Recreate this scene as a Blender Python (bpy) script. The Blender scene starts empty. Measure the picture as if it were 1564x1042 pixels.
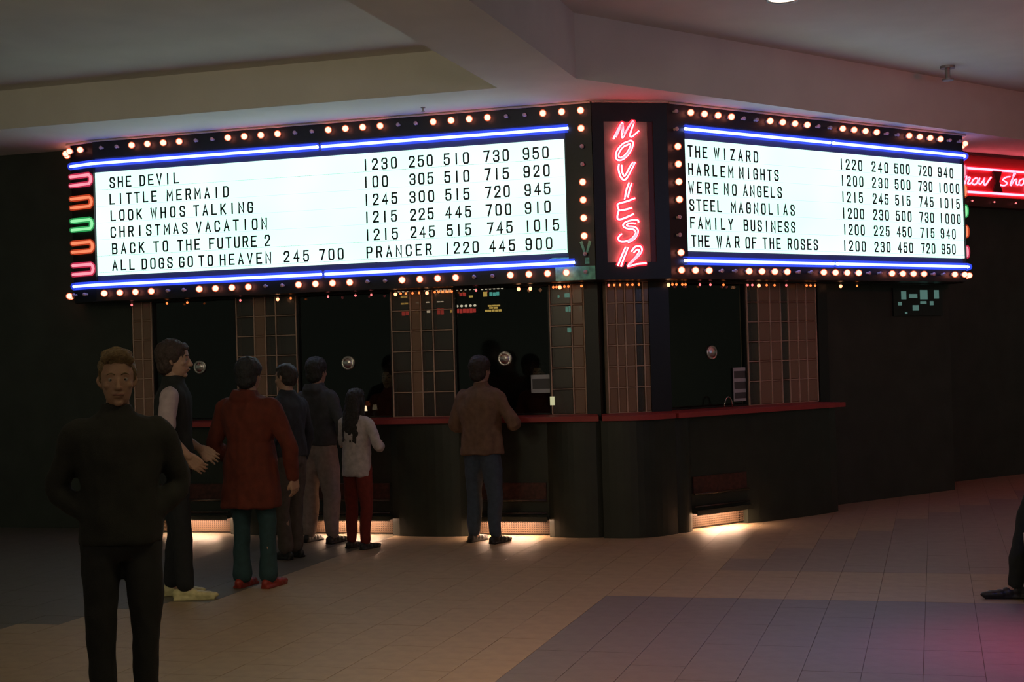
import bpy, bmesh, math, random
from mathutils import Vector, Matrix, noise
random.seed(7)
C = bpy.context.scene.collection
PI = math.pi

# ------------------------------------------------------------------ camera (50 mm lens at standing eye height)
EYE = Vector((0, 0, 1.7)); F_PX = 2195.6; YAW, PITCH, ROLL = 0.2858, 0.0088, 0.0290
fw = Vector((-math.sin(YAW)*math.cos(PITCH), math.cos(YAW)*math.cos(PITCH), math.sin(PITCH)))
rt0 = Vector((math.cos(YAW), math.sin(YAW), 0)); up0 = rt0.cross(fw)
rt = math.cos(ROLL)*rt0 - math.sin(ROLL)*up0
up = math.sin(ROLL)*rt0 + math.cos(ROLL)*up0
cam = bpy.data.cameras.new('camera'); camo = bpy.data.objects.new('camera', cam); C.objects.link(camo)
cam.sensor_width = 36; cam.lens = F_PX*36/1564; cam.clip_end = 200
camo.matrix_world = Matrix(((rt.x, up.x, -fw.x, EYE.x), (rt.y, up.y, -fw.y, EYE.y), (rt.z, up.z, -fw.z, EYE.z), (0, 0, 0, 1)))
bpy.context.scene.camera = camo
vs = bpy.context.scene.view_settings
vs.view_transform = 'Standard'; vs.look = 'None'; vs.gamma = 1; vs.exposure = 0.0; vs.use_curve_mapping = False

def proj(p):
    d = Vector(p)-EYE; z = d.dot(fw)
    return 782+F_PX*d.dot(rt)/z, 521-F_PX*d.dot(up)/z
def ray(px, py): return fw*F_PX + rt*(px-782) - up*(py-521)
def on_z(px, py, z):
    d = ray(px, py); return EYE + d*((z-EYE.z)/d.z)
def on_plane(px, py, p0, n):
    d = ray(px, py); return EYE + d*((Vector(p0)-EYE).dot(n)/d.dot(n))

# ------------------------------------------------------------------ ambient light of the mall, lamps and added fills out of frame
w = bpy.data.worlds.new('world'); bpy.context.scene.world = w; w.use_nodes = True
w.node_tree.nodes['Background'].inputs[0].default_value = (0.86, 0.95, 0.72, 1)
w.node_tree.nodes['Background'].inputs[1].default_value = 0.08
def lamp(name, loc, aim, size, color, power, shape='RECTANGLE', sy=None, spread=None):
    l = bpy.data.lights.new(name, 'AREA'); l.shape = shape; l.size = size
    if sy: l.size_y = sy
    if spread: l.spread = spread
    l.color = color; l.energy = power
    o = bpy.data.objects.new(name, l); C.objects.link(o); o.location = loc
    o.rotation_euler = (Vector(aim)-Vector(loc)).to_track_quat('-Z', 'Y').to_euler()
    return o
def spot(name, loc, aim, color, power, ang=60, blend=.9, r=.08):
    l = bpy.data.lights.new(name, 'SPOT'); l.spot_size = math.radians(ang); l.spot_blend = blend
    l.color = color; l.energy = power; l.shadow_soft_size = r
    o = bpy.data.objects.new(name, l); C.objects.link(o); o.location = loc
    o.rotation_euler = (Vector(aim)-Vector(loc)).to_track_quat('-Z', 'Y').to_euler()
    return o
lamp('mall_light', (1.5, -2.5, 3.6), (-2.5, 9, 2.6), 3.0, (1.0, 0.72, 0.5), 7, sy=1.0)
lamp('ceiling_fill_left', (-4.5, 1.5, 3.0), (-5.5, 9.5, 4.6), 3.0, (1.0, 0.76, 0.5), 13, sy=.4, spread=2.2)  # added fill to brighten the left ceiling and fascia, no cove fixture
lamp('ceiling_fill_up', (-4.2, 4.4, 3.5), (-5.2, 8.6, 4.4), .8, (1.0, 0.92, 0.62), 16, sy=.4, spread=2.4)  # added upward fill for the raised left ceiling, no pendant hangs there
lamp('ceiling_fill_right', (1.2, 1.5, 3.0), (0.5, 9.5, 4.8), 2.4, (1.0, 0.74, 0.62), 11, sy=.4, spread=2.2)  # added fill to brighten the right ceiling, no cove fixture
spot('warm_downlight', (-2.2, 8.6, 4.35), (-2.2, 9.9, 0), (1.0, 0.46, 0.16), 38, 95, 1.0)
lamp('floor_fill', (-1.2, 5.6, 4.2), (-2.1, 7.2, 0), .6, (1.0, 0.80, 0.42), 12, sy=.5, spread=1.45)  # added fill over the near floor, its bounce lifts the ceiling
spot('warm_downlight_far', (-0.4, 11.6, 4.4), (-0.6, 12.0, 0), (1.0, 0.46, 0.20), 18, 95, 1.0)
lamp('blue_neon', (1.6, 6.4, 3.9), (-0.15, 8.3, 0), 1.2, (0.22, 0.24, 1.0), 6.5, sy=.15, spread=.9)
lamp('red_neon', (1.9, 8.2, 3.8), (0.75, 8.3, 0), 1.0, (1.0, 0.06, 0.07), 5.5, sy=.15, spread=.6)
lamp('red_sign_near', (-1.2, 4.2, 3.6), (-1.6, 7.3, 0), .8, (1.0, 0.20, 0.10), 3, sy=.15, spread=.8)
lamp('blue_uplight', (2.2, 9.5, 3.2), (0.6, 13.2, 4.5), 1.0, (0.40, 0.5, 1.0), 11, sy=.2)
lamp('red_uplight', (3.4, 12.5, 3.3), (2.2, 15.5, 4.5), 1.0, (1.0, 0.10, 0.10), 16, sy=.2)

# ------------------------------------------------------------------ materials
MATS = {}
def mat(name, col, rough=.6, metal=0, var=0, vscale=8, bump=0, bscale=60, spec=.5, coat=0):
    if name in MATS: return MATS[name]
    m = bpy.data.materials.new(name); m.use_nodes = True; nt = m.node_tree; b = nt.nodes['Principled BSDF']
    b.inputs['Base Color'].default_value = (*col, 1); b.inputs['Roughness'].default_value = rough
    b.inputs['Metallic'].default_value = metal; b.inputs['Specular IOR Level'].default_value = spec
    if coat: b.inputs['Coat Weight'].default_value = coat
    tc = nt.nodes.new('ShaderNodeTexCoord')
    if var:
        n = nt.nodes.new('ShaderNodeTexNoise'); n.inputs['Scale'].default_value = vscale; n.inputs['Detail'].default_value = 5
        nt.links.new(tc.outputs['Object'], n.inputs['Vector'])
        r = nt.nodes.new('ShaderNodeValToRGB'); nt.links.new(n.outputs['Fac'], r.inputs['Fac'])
        r.color_ramp.elements[0].position = .3; r.color_ramp.elements[1].position = .7
        r.color_ramp.elements[0].color = (*[c*(1-var) for c in col], 1)
        r.color_ramp.elements[1].color = (*[min(1, c*(1+var)) for c in col], 1)
        nt.links.new(r.outputs['Color'], b.inputs['Base Color'])
    if bump:
        n2 = nt.nodes.new('ShaderNodeTexNoise'); n2.inputs['Scale'].default_value = bscale; n2.inputs['Detail'].default_value = 4
        nt.links.new(tc.outputs['Object'], n2.inputs['Vector'])
        bp = nt.nodes.new('ShaderNodeBump'); bp.inputs['Strength'].default_value = bump; bp.inputs['Distance'].default_value = .01
        nt.links.new(n2.outputs['Fac'], bp.inputs['Height']); nt.links.new(bp.outputs['Normal'], b.inputs['Normal'])
    MATS[name] = m; return m
def emit(name, col, s):
    if name in MATS: return MATS[name]
    m = bpy.data.materials.new(name); m.use_nodes = True; nt = m.node_tree
    nt.nodes.remove(nt.nodes['Principled BSDF']); e = nt.nodes.new('ShaderNodeEmission')
    e.inputs[0].default_value = (*col, 1); e.inputs[1].default_value = s
    nt.links.new(e.outputs[0], nt.nodes['Material Output'].inputs[0]); MATS[name] = m; return m
def glowglass(name, col, s, fac):
    """glass shell carrying the glow haze round tubes and bulbs: partly see-through, partly giving off light"""
    m = bpy.data.materials.new(name); m.use_nodes = True; nt = m.node_tree
    nt.nodes.remove(nt.nodes['Principled BSDF']); e = nt.nodes.new('ShaderNodeEmission'); t = nt.nodes.new('ShaderNodeBsdfTransparent')
    e.inputs[0].default_value = (*col, 1); e.inputs[1].default_value = s
    x = nt.nodes.new('ShaderNodeMixShader'); x.inputs[0].default_value = fac
    nt.links.new(t.outputs[0], x.inputs[1]); nt.links.new(e.outputs[0], x.inputs[2])
    nt.links.new(x.outputs[0], nt.nodes['Material Output'].inputs[0]); MATS[name] = m; return m
def glassy(name, tint, fac, rough=.05, milk=0, mcol=(1, 1, 1)):
    """pane: see-through with a glossy film; milk adds a frosted share"""
    m = bpy.data.materials.new(name); m.use_nodes = True; nt = m.node_tree
    nt.nodes.remove(nt.nodes['Principled BSDF'])
    t = nt.nodes.new('ShaderNodeBsdfTransparent'); t.inputs[0].default_value = (*tint, 1)
    g = nt.nodes.new('ShaderNodeBsdfGlossy'); g.inputs['Roughness'].default_value = rough
    x = nt.nodes.new('ShaderNodeMixShader'); x.inputs[0].default_value = fac
    nt.links.new(t.outputs[0], x.inputs[1]); nt.links.new(g.outputs[0], x.inputs[2])
    out = x
    if milk:
        d = nt.nodes.new('ShaderNodeBsdfDiffuse'); d.inputs[0].default_value = (*mcol, 1)
        y = nt.nodes.new('ShaderNodeMixShader'); y.inputs[0].default_value = milk
        nt.links.new(x.outputs[0], y.inputs[1]); nt.links.new(d.outputs[0], y.inputs[2]); out = y
    nt.links.new(out.outputs[0], nt.nodes['Material Output'].inputs[0]); MATS[name] = m; return m

M_plaster = mat('ceiling_plaster', (.72, .69, .62), .9, var=.05, vscale=2, bump=.15, bscale=90)
M_wall = mat('dark_wall', (.036, .043, .034), .55, var=.2, vscale=3, bump=.1)
M_black = mat('black_paint', (.011, .012, .013), .42, var=.2, vscale=6)
M_navy = mat('navy_paint', (.05, .055, .13), .45, var=.1)
M_trim = mat('cream_trim', (.72, .58, .48), .5)
M_counter = mat('black_laminate', (.022, .026, .019), .4, var=.2, vscale=5)
M_ledge = mat('red_laminate', (.36, .045, .045), .5, var=.1)
M_chrome = mat('chrome', (.75, .72, .68), .15, metal=1)
M_steel = mat('steel', (.35, .32, .3), .4, metal=1)
M_rail = mat('dark_steel', (.09, .07, .06), .35, metal=.9)
M_mortar = mat('pale_mortar', (.62, .44, .34), .7, var=.12, vscale=20)
M_letter = mat('black_plastic_letter', (.015, .02, .02), .4)
M_teal = mat('pale_teal', (.22, .70, .52), .5, var=.35, vscale=20)
M_mirror = mat('bronze_mirror_panel', (.36, .31, .27), .5, metal=.1, var=.25, vscale=5)
M_paper = mat('white_paper', (.5, .52, .55), .8, var=.08)
M_grout = mat('dark_grout', (.12, .09, .07), .9)
M_glass = glassy('booth_glass', (.72, .75, .72), .035)
M_block = glassy('glass_block_clear', (.62, .60, .56), .08, .25, .10, (.42, .35, .30))
M_blockf = glassy('glass_block_frosted', (.5, .47, .44), .12, .22, .55, (.50, .30, .20))
E_panel = bpy.data.materials.new('lit_white_letter_panel')

def panel_material():
    m = E_panel; m.use_nodes = True; nt = m.node_tree; nt.nodes.remove(nt.nodes['Principled BSDF'])
    e = nt.nodes.new('ShaderNodeEmission'); tc = nt.nodes.new('ShaderNodeTexCoord')
    n = nt.nodes.new('ShaderNodeTexNoise'); n.inputs['Scale'].default_value = 1.1; n.inputs['Detail'].default_value = 1
    r = nt.nodes.new('ShaderNodeValToRGB'); r.color_ramp.elements[0].position = .35; r.color_ramp.elements[1].position = .65
    r.color_ramp.elements[0].color = (.35, .55, .48, 1); r.color_ramp.elements[1].color = (.40, .50, .485, 1)
    nt.links.new(tc.outputs['Object'], n.inputs['Vector']); nt.links.new(n.outputs['Fac'], r.inputs['Fac'])
    nt.links.new(r.outputs['Color'], e.inputs[0]); e.inputs[1].default_value = 2.5
    nt.links.new(e.outputs[0], nt.nodes['Material Output'].inputs[0])
panel_material()
NEON = {}
for k, core, cs, glow, gs in (('blue', (.30, .38, 1), 6, (.04, .09, 1), 1.3), ('pink', (1, .42, .50), 1.5, (1, .05, .14), .75),
                              ('orange', (1, .36, .18), 1.25, (1, .10, .03), .7), ('green', (.42, 1, .50), 1.3, (.07, .8, .22), .6),
                              ('red', (1, .13, .15), 17, (1, .03, .06), 1.6), ('rose', (1, .17, .24), 9, (1, .03, .07), 1.6)):
    NEON[k] = (emit('neon_core_'+k, core, cs), glowglass('neon_halo_glass_'+k, glow, gs, .45))
E_bulb = emit('lit_bulb', (1, .30, .23), 6.5)
E_bulbglow = glowglass('bulb_halo_glass', (1, .20, .07), 1.1, .45)
E_dim = mat('unlit_bulb_glass', (.75, .52, .56), .2)
E_amber = emit('amber_glint_glow', (1, .22, .05), 1.8); E_rose = emit('rose_bulb_and_glint', (1, .2, .2), 1.6)
E_hot = emit('bright_amber_glow', (1, .42, .20), 2.6)

# ------------------------------------------------------------------ mesh helpers
def obj(name, bm, m=None, parent=None, mw=None, smooth=False):
    me = bpy.data.meshes.new(name)
    if isinstance(bm, bmesh.types.BMesh): bm.to_mesh(me); bm.free()
    else: me = bm
    for x in (m if isinstance(m, (list, tuple)) else [m]):
        if x: me.materials.append(x)
    if smooth:
        for p in me.polygons: p.use_smooth = True
    o = bpy.data.objects.new(name, me); C.objects.link(o)
    if parent: o.parent = parent
    if mw is not None: o.matrix_basis = mw
    return o
def inst(src, name=None, parent=None, mw=None):
    o = bpy.data.objects.new(name or src.name.split('.')[0], src.data if hasattr(src, 'data') else src); C.objects.link(o)
    if parent: o.parent = parent
    if mw is not None: o.matrix_basis = mw
    return o
def empty(name, label, cat, mw=None, group=None):
    o = bpy.data.objects.new(name, None); C.objects.link(o); o.empty_display_size = .1
    if mw is not None: o.matrix_basis = mw
    tag(o, label, cat, group); return o
def tag(o, label, cat, group=None):
    o['label'] = label; o['category'] = cat
    if group: o['group'] = group
    return o
def struct(o, label=None):
    o['kind'] = 'structure'
    if label: o['label'] = label
    return o
def box(bm, x0, x1, y0, y1, z0, z1, bev=0, mi=0):
    r = bmesh.ops.create_cube(bm, size=1)
    for v in r['verts']:
        v.co = Vector((x0+(v.co.x+.5)*(x1-x0), y0+(v.co.y+.5)*(y1-y0), z0+(v.co.z+.5)*(z1-z0)))
    fs = set(f for v in r['verts'] for f in v.link_faces)
    for f in fs: f.material_index = mi
    if bev:
        es = set(e for v in r['verts'] for e in v.link_edges)
        bmesh.ops.bevel(bm, geom=list(es), offset=bev, segments=2, affect='EDGES', profile=.6)
    return bm
def B(*a, **k): return box(bmesh.new(), *a, **k)
def prism(bm, pts, z0, z1, mi=0):
    a = [bm.verts.new((p[0], p[1], z0)) for p in pts]; b = [bm.verts.new((p[0], p[1], z1)) for p in pts]
    n = len(pts)
    fs = [bm.faces.new(a[::-1]), bm.faces.new(b)]
    for i in range(n): fs.append(bm.faces.new((a[i], a[(i+1) % n], b[(i+1) % n], b[i])))
    bmesh.ops.recalc_face_normals(bm, faces=fs)
    for f in fs: f.material_index = mi
    return bm
def tube(bm, pts, r, seg=8, mi=0, closed=False, caps=True):
    pts = [Vector(p) for p in pts]; n = len(pts); rings = []
    rr = r if isinstance(r, (list, tuple)) else [r]*n
    prev = None
    for i, p in enumerate(pts):
        a = pts[i-1] if i or closed else pts[0]; b = pts[(i+1) % n] if i < n-1 or closed else pts[-1]
        t = (b-a).normalized() if (b-a).length > 1e-9 else Vector((0, 0, 1))
        if prev is None: u = t.orthogonal().normalized()
        else:
            u = prev - t*prev.dot(t); u = u.normalized() if u.length > 1e-6 else t.orthogonal().normalized()
        prev = u; v = t.cross(u)
        rings.append([bm.verts.new(p+(u*math.cos(2*PI*k/seg)+v*math.sin(2*PI*k/seg))*rr[i]) for k in range(seg)])
    fs = []
    for i in range(n if closed else n-1):
        A, Bq = rings[i], rings[(i+1) % n]
        for k in range(seg): fs.append(bm.faces.new((A[k], A[(k+1) % seg], Bq[(k+1) % seg], Bq[k])))
    if not closed and caps: fs += [bm.faces.new(rings[0][::-1]), bm.faces.new(rings[-1])]
    for f in fs: f.material_index = mi
    return bm
def sphere(bm, c, rx, ry=None, rz=None, seg=12, rings=8, mi=0):
    ry = rx if ry is None else ry; rz = rx if rz is None else rz
    r = bmesh.ops.create_uvsphere(bm, u_segments=seg, v_segments=rings, radius=1)
    for v in r['verts']: v.co = Vector((c[0]+v.co.x*rx, c[1]+v.co.y*ry, c[2]+v.co.z*rz))
    for f in set(f for v in r['verts'] for f in v.link_faces): f.material_index = mi
    return bm
def arc(cx, cz, r, a0, a1, n=6, rz=None, y=0):
    rz = rz or r
    return [(cx+r*math.cos(a0+(a1-a0)*i/n), y, cz+rz*math.sin(a0+(a1-a0)*i/n)) for i in range(n+1)]
def frame(p0, ang):
    """matrix: local x along the wall, local y into the wall, z up"""
    return Matrix.Translation(p0) @ Matrix.Rotation(ang, 4, 'Z')

# ------------------------------------------------------------------ layout of the marquee in plan
K = 1.7/1.6
Y0 = 12.0143*K; XR = -2.844*K; S = .1670*K; SV = .1536*K; ZT = 3.6641*K
RX, RY, ANG = -2.1289*K, 12.4071*K, .9268
ZS = ZT+.085                                       # underside of the soffit
XL = XR-28.68*S                                    # left corner of the main left face
FL = frame((XL, Y0, 0), 0)                         # left face: local x 0..WL
WL = XR-XL+.085
dR = Vector((math.cos(ANG), math.sin(ANG), 0)); nR = Vector((math.sin(ANG), -math.cos(ANG), 0))
P_R = Vector((RX, RY, 0))-dR*.085
FR = frame(P_R, ANG); WR = 24.55*S+.085
P_L = Vector((XR+.085, Y0, 0))
CH = P_R-P_L; CANG = math.atan2(CH.y, CH.x); WC = CH.length
FC = frame(P_L, CANG)
ZB = ZT-9*SV
Z_TOP, Z_BOT = ZS, ZB-.075
def u_for_px(M, px, z, y=0):
    lo, hi = -2.0, 9.0
    for _ in range(40):
        mid = (lo+hi)/2
        if proj(M @ Vector((mid, y, z)))[0] < px: lo = mid
        else: hi = mid
    return (lo+hi)/2

# ================================================================== SETTING
REC = .45                                          # the booth wall stands back from the sign and the counter front
c1 = on_z(760, 134.5, ZS); c2 = on_z(879.6, 120, ZS)
yl = c1.y
HUL, HUR = ZS+.37, ZS+.55
far = c2 + Vector((math.cos(.985), math.sin(.985), 0))*16
bm = bmesh.new()
prism(bm, [(-15, yl), (c1.x, yl), (c1.x, -4), (c2.x, -4), (c2.x, c2.y), (far.x, far.y), (far.x, 30), (-15, 30)], ZS, HUR+.15)
struct(obj('ceiling', bm, M_plaster), 'low plaster soffit over the marquee with a beam running forward')
struct(obj('ceiling', B(-15, c1.x, -4, yl, HUL, HUL+.1), M_plaster), 'raised plaster ceiling on the left')
bm = prism(bmesh.new(), [(c2.x, -4), (12, -4), (12, far.y), (far.x, far.y), (c2.x, c2.y)], HUR, HUR+.1)
struct(obj('ceiling', bm, M_plaster), 'raised plaster ceiling on the right')
# booth wall behind the sign, corner and set-back wall on the right
yw = Y0+REC
def line_x(p, d, q, e):
    den = d.x*e.y-d.y*e.x; t = ((q.x-p.x)*e.y-(q.y-p.y)*e.x)/den; return p+d*t
nC = Vector((math.sin(CANG), -math.cos(CANG), 0)); dC = Vector((math.cos(CANG), math.sin(CANG), 0))
WLc = line_x(Vector((0, yw, 0)), Vector((1, 0, 0)), P_L-nC*REC, dC)       # wall corner left/chamfer
WCr = line_x(P_R-nR*REC, dR, P_L-nC*REC, dC)                              # wall corner chamfer/right
WL_F = frame((0, yw, 0), 0); WC_F = frame(WLc, CANG); WR_F = frame(WCr, ANG)
WCW = (WCr-WLc).length
ZH = Z_BOT                                         # underside of sign = top of windows
def wall_piece(name, F, x0, x1, z0, z1, t=.12, label=None, m=M_wall):
    return struct(obj(name, B(x0, x1, 0, t, z0, z1), m, mw=F), label)
xa = u_for_px(WL_F, 203, 1.8)+0
xa = (on_plane(203, 560, (0, yw, 0), Vector((0, 1, 0)))).x
wall_piece('wall_left', WL_F, -15, xa, 0, ZS, label='dark wall left of the ticket booth')
wall_piece('wall_left', WL_F, xa, WLc.x, ZH, ZS, label='header wall behind the left marquee')
wall_piece('wall_back', WC_F, 0, WCW, ZH, ZS, label='header wall behind the corner sign')
uR_end = (on_plane(1262, 560, WCr, nR)-WCr).dot(dR)
wall_piece('wall_right', WR_F, 0, WR+.2, ZH, ZS, label='header wall behind the right marquee')
wall_piece('wall_right', WR_F, uR_end, WR+.2, 0, ZH, label='dark wall right of the ticket booth')
# set back wall with the neon script sign
pS = on_plane(1500, 238, (0, 0, ZS), Vector((0, 0, 1)))
SB = frame(Vector((pS.x, pS.y, 0)), ANG-.04)
wall_piece('wall_right', SB, -2.2, 24, 0, ZS, label='dark set back wall under the neon script sign')
pe = WR_F @ Vector((WR+.2, .06, 0))
# room behind the windows
struct(obj('wall_back', B(-12, -.5, yw+4.6, yw+4.7, 0, ZS), M_black), 'black back wall inside the ticket booth')
# underside of the marquee (fascia return)
for F, x0, x1 in ((FL, 0, WL), (FC, 0, WC), (FR, 0, WR)):
    pass

# ------------------------------------------------------------------ floor tiles (12 inch, two tones)
bm = bmesh.new(); box(bm, -15, 12, -4, 30, -.1, -.004)
floor = struct(obj('floor', bm, M_grout), 'tiled mall floor in beige with darker patches')
def tile_mat(name, col):
    return mat(name, col, .48, var=.10, vscale=9, bump=.12, bscale=25)
M_tile = {0: tile_mat('beige_tile', (.36, .265, .165)), 1: tile_mat('grey_brown_tile', (.185, .16, .16)), 3: tile_mat('darkest_tile', (.13, .115, .09)),
          2: tile_mat('brown_tile', (.26, .205, .16))}
T = .3048
pA = on_z(926, 910, 0); pB = on_z(1087, 871, 0); pB2 = on_z(1252, 830, 0)
gx0, gy0 = pA.x, pA.y
slopeB = (pB2.y-pB.y)/(pB2.x-pB.x)
pD1, pD2, pD3 = on_z(0, 962, 0), on_z(420, 897, 0), on_z(470, 862, 0)
def tone(x, y):
    if x < pD3.x and (x-pD1.x)*(pD2.y-pD1.y)-(y-pD1.y)*(pD2.x-pD1.x) < 0: return 3  # left zone takes the darkest tile tone
    if x > pA.x and y < pA.y: return 1
    if y > pB.y and x > pB.x and (y-pB.y) < slopeB*(x-pB.x): return 2 if x < 1.5 else 2
    return 0
prot = {}
for k, m in M_tile.items():
    bm = B(-T/2+.0014, T/2-.0014, -T/2+.0005, T/2-.0005, -.004, 0)
    me = bpy.data.meshes.new('tile'); bm.to_mesh(me); bm.free(); me.materials.append(m); prot[k] = me
tiles = []
for i in range(-38, 40):
    for j in range(-42, 50):
        x, y = gx0+(i+.5)*T, gy0+(j+.5)*T
        if not (-14 < x < 11 and -3.5 < y < 26): continue
        d = Vector((x, y, 0))-EYE; z = d.dot(fw); a = 0
        if z > 3:
            px, py = proj((x, y, 0))
            if -20 < px < 1584 and py < 1062:
                a = 1.7/z**3
                if abs(y) > 12.9 and x < -2: a = 0
        tiles.append((a, x, y))
tiles.sort(key=lambda t: -t[0])
rest = [bmesh.new(), 0]
rv = {0: ([], []), 1: ([], []), 2: ([], []), 3: ([], [])}
for k, (a, x, y) in enumerate(tiles):
    tn = tone(x, y)
    if k < 300 and a > 0:
        inst(prot[tn], 'tile', floor, Matrix.Translation((x, y, random.uniform(-.0006, .0006))))
    else:
        V, Fc = rv[tn]; n = len(V); h = T/2-.0012; g = T/2-.0005
        for zz in (-.004, 0):
            V += [(x-h, y-g, zz), (x+h, y-g, zz), (x+h, y+g, zz), (x-h, y+g, zz)]
        Fc += [(n+4, n+5, n+6, n+7), (n, n+1, n+5, n+4), (n+1, n+2, n+6, n+5), (n+2, n+3, n+7, n+6), (n+3, n, n+4, n+7)]
V = []; Fc = []; mi = []
for tn in rv:
    n = len(V); V += rv[tn][0]; Fc += [tuple(q+n for q in f) for f in rv[tn][1]]; mi += [tn]*len(rv[tn][1])
me = bpy.data.meshes.new('far_tiles'); me.from_pydata(V, [], Fc)
for k in range(4): me.materials.append(M_tile[k])
me.polygons.foreach_set('material_index', mi)
o = bpy.data.objects.new('tile_paving', me); C.objects.link(o); o.parent = floor; o['kind'] = 'stuff'

# ================================================================== MARQUEE
def neon(name, pts, r, kind, parent, seg=8, glow=1.75, label=None, mw=None):
    bm = bmesh.new(); tube(bm, pts, r, seg, 0); tube(bm, pts, r*glow, seg, 1, caps=False)
    o = obj(name, bm, NEON[kind], parent, mw, smooth=True)
    if label: o['label'] = label
    return o
# bulbs (local: base on y=0, bulb points to -y)
def bulb_mesh(name, core, shell, r):
    bm = bmesh.new()
    tube(bm, [(0, 0, 0), (0, -.022, 0)], r*.62, 10, 0)
    sphere(bm, (0, -.022-r*.9, 0), r, r*1.05, r, 12, 8, 1)
    if shell: sphere(bm, (0, -.022-r*.9, 0), r*1.28, r*1.3, r*1.28, 12, 8, 2)
    me = bpy.data.meshes.new(name); bm.to_mesh(me); bm.free()
    for m in (M_trim, core) + ((shell,) if shell else ()): me.materials.append(m)
    for p in me.polygons: p.use_smooth = True
    return me
BL = bulb_mesh('lit_bulb', E_bulb, E_bulbglow, .027)
BD = bulb_mesh('dark_bulb', E_dim, None, .019)
def bulb(parent, M, x, z, lit, y=-.012):
    o = inst(BL if lit else BD, 'bulb', parent, M @ Matrix.Translation((x, y, z)))
    if not lit: o['label'] = 'unlit bulb'
    return o

# --- changeable letters: strokes on a 4 x 7 grid
G = {}
def q(*pts): return [tuple(p) for p in pts]
O_ = q((0, 1.1), (0, 5.9), (.7, 7), (3.3, 7), (4, 5.9), (4, 1.1), (3.3, 0), (.7, 0), (0, 1.1))
G.update({'O': [O_], '0': [O_], 'I': [q((2, 0), (2, 7))], '1': [q((2, 0), (2, 7))],
 'A': [q((0, 0), (2, 7), (4, 0)), q((.7, 2.3), (3.3, 2.3))],
 'B': [q((0, 0), (0, 7), (3, 7), (3.8, 6.3), (3.8, 4.4), (3, 3.7), (0, 3.7)), q((3, 3.7), (4, 2.9), (4, .8), (3.2, 0), (0, 0))],
 'C': [q((4, 5), (4, 5.9), (3.3, 7), (.7, 7), (0, 5.9), (0, 1.1), (.7, 0), (3.3, 0), (4, 1.1), (4, 2))],
 'D': [q((0, 0), (0, 7), (3, 7), (4, 5.9), (4, 1.1), (3, 0), (0, 0))],
 'E': [q((4, 7), (0, 7), (0, 0), (4, 0)), q((0, 3.6), (3.2, 3.6))],
 'F': [q((4, 7), (0, 7), (0, 0)), q((0, 3.6), (3.2, 3.6))],
 'G': [q((4, 5), (4, 5.9), (3.3, 7), (.7, 7), (0, 5.9), (0, 1.1), (.7, 0), (3.3, 0), (4, 1.1), (4, 3.3), (2.2, 3.3))],
 'H': [q((0, 0), (0, 7)), q((4, 0), (4, 7)), q((0, 3.6), (4, 3.6))],
 'K': [q((0, 0), (0, 7)), q((4, 7), (0, 2.6)), q((1.3, 4), (4, 0))],
 'L': [q((0, 7), (0, 0), (3.8, 0))],
 'M': [q((-.3, 0), (-.3, 7), (2, 2.4), (4.3, 7), (4.3, 0))],
 'N': [q((0, 0), (0, 7), (4, 0), (4, 7))],
 'P': [q((0, 0), (0, 7), (3.2, 7), (4, 6.1), (4, 4.2), (3.2, 3.3), (0, 3.3))],
 'R': [q((0, 0), (0, 7), (3.2, 7), (4, 6.1), (4, 4.4), (3.2, 3.5), (0, 3.5)), q((2.3, 3.5), (4, 0))],
 'S': [q((4, 5.2), (4, 5.9), (3.3, 7), (.7, 7), (0, 5.9), (0, 4.9), (.6, 4), (3.4, 3), (4, 2.1), (4, 1.1), (3.3, 0), (.7, 0), (0, 1.1), (0, 1.8))],
 'T': [q((-.1, 7), (4.1, 7)), q((2, 7), (2, 0))], 'U': [q((0, 7), (0, 1.1), (.7, 0), (3.3, 0), (4, 1.1), (4, 7))],
 'V': [q((0, 7), (2, 0), (4, 7))], 'W': [q((-.5, 7), (.8, 0), (2, 6), (3.2, 0), (4.5, 7))],
 'Y': [q((0, 7), (2, 3.2), (4, 7)), q((2, 3.2), (2, 0))], 'Z': [q((0, 7), (4, 7), (0, 0), (4, 0))],
 '2': [q((0, 5.2), (0, 5.9), (.7, 7), (3.3, 7), (4, 5.9), (4, 4.6), (0, .4), (0, 0), (4, 0))],
 '3': [q((0, 5.4), (0, 6), (.7, 7), (3.3, 7), (4, 6), (4, 4.5), (3.2, 3.7), (1.5, 3.7)), q((3.2, 3.7), (4, 2.8), (4, 1), (3.3, 0), (.7, 0), (0, 1), (0, 1.7))],
 '4': [q((3, 0), (3, 7), (0, 2), (4.2, 2))],
 '5': [q((3.8, 7), (.3, 7), (.1, 3.8), (.9, 4.4), (3.2, 4.4), (4, 3.5), (4, 1.1), (3.3, 0), (.7, 0), (0, 1.1), (0, 1.7))],
 '7': [q((0, 7), (4, 7), (1.5, 0))],
 '9': [q((0, 1.6), (0, 1), (.7, 0), (3.3, 0), (4, 1.1), (4, 5.9), (3.3, 7), (.7, 7), (0, 5.9), (0, 4.2), (.7, 3.2), (3.4, 3.2), (4, 3.8))]})
LH, LW, ST = .112, .062, .0155
LET = {}
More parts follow.
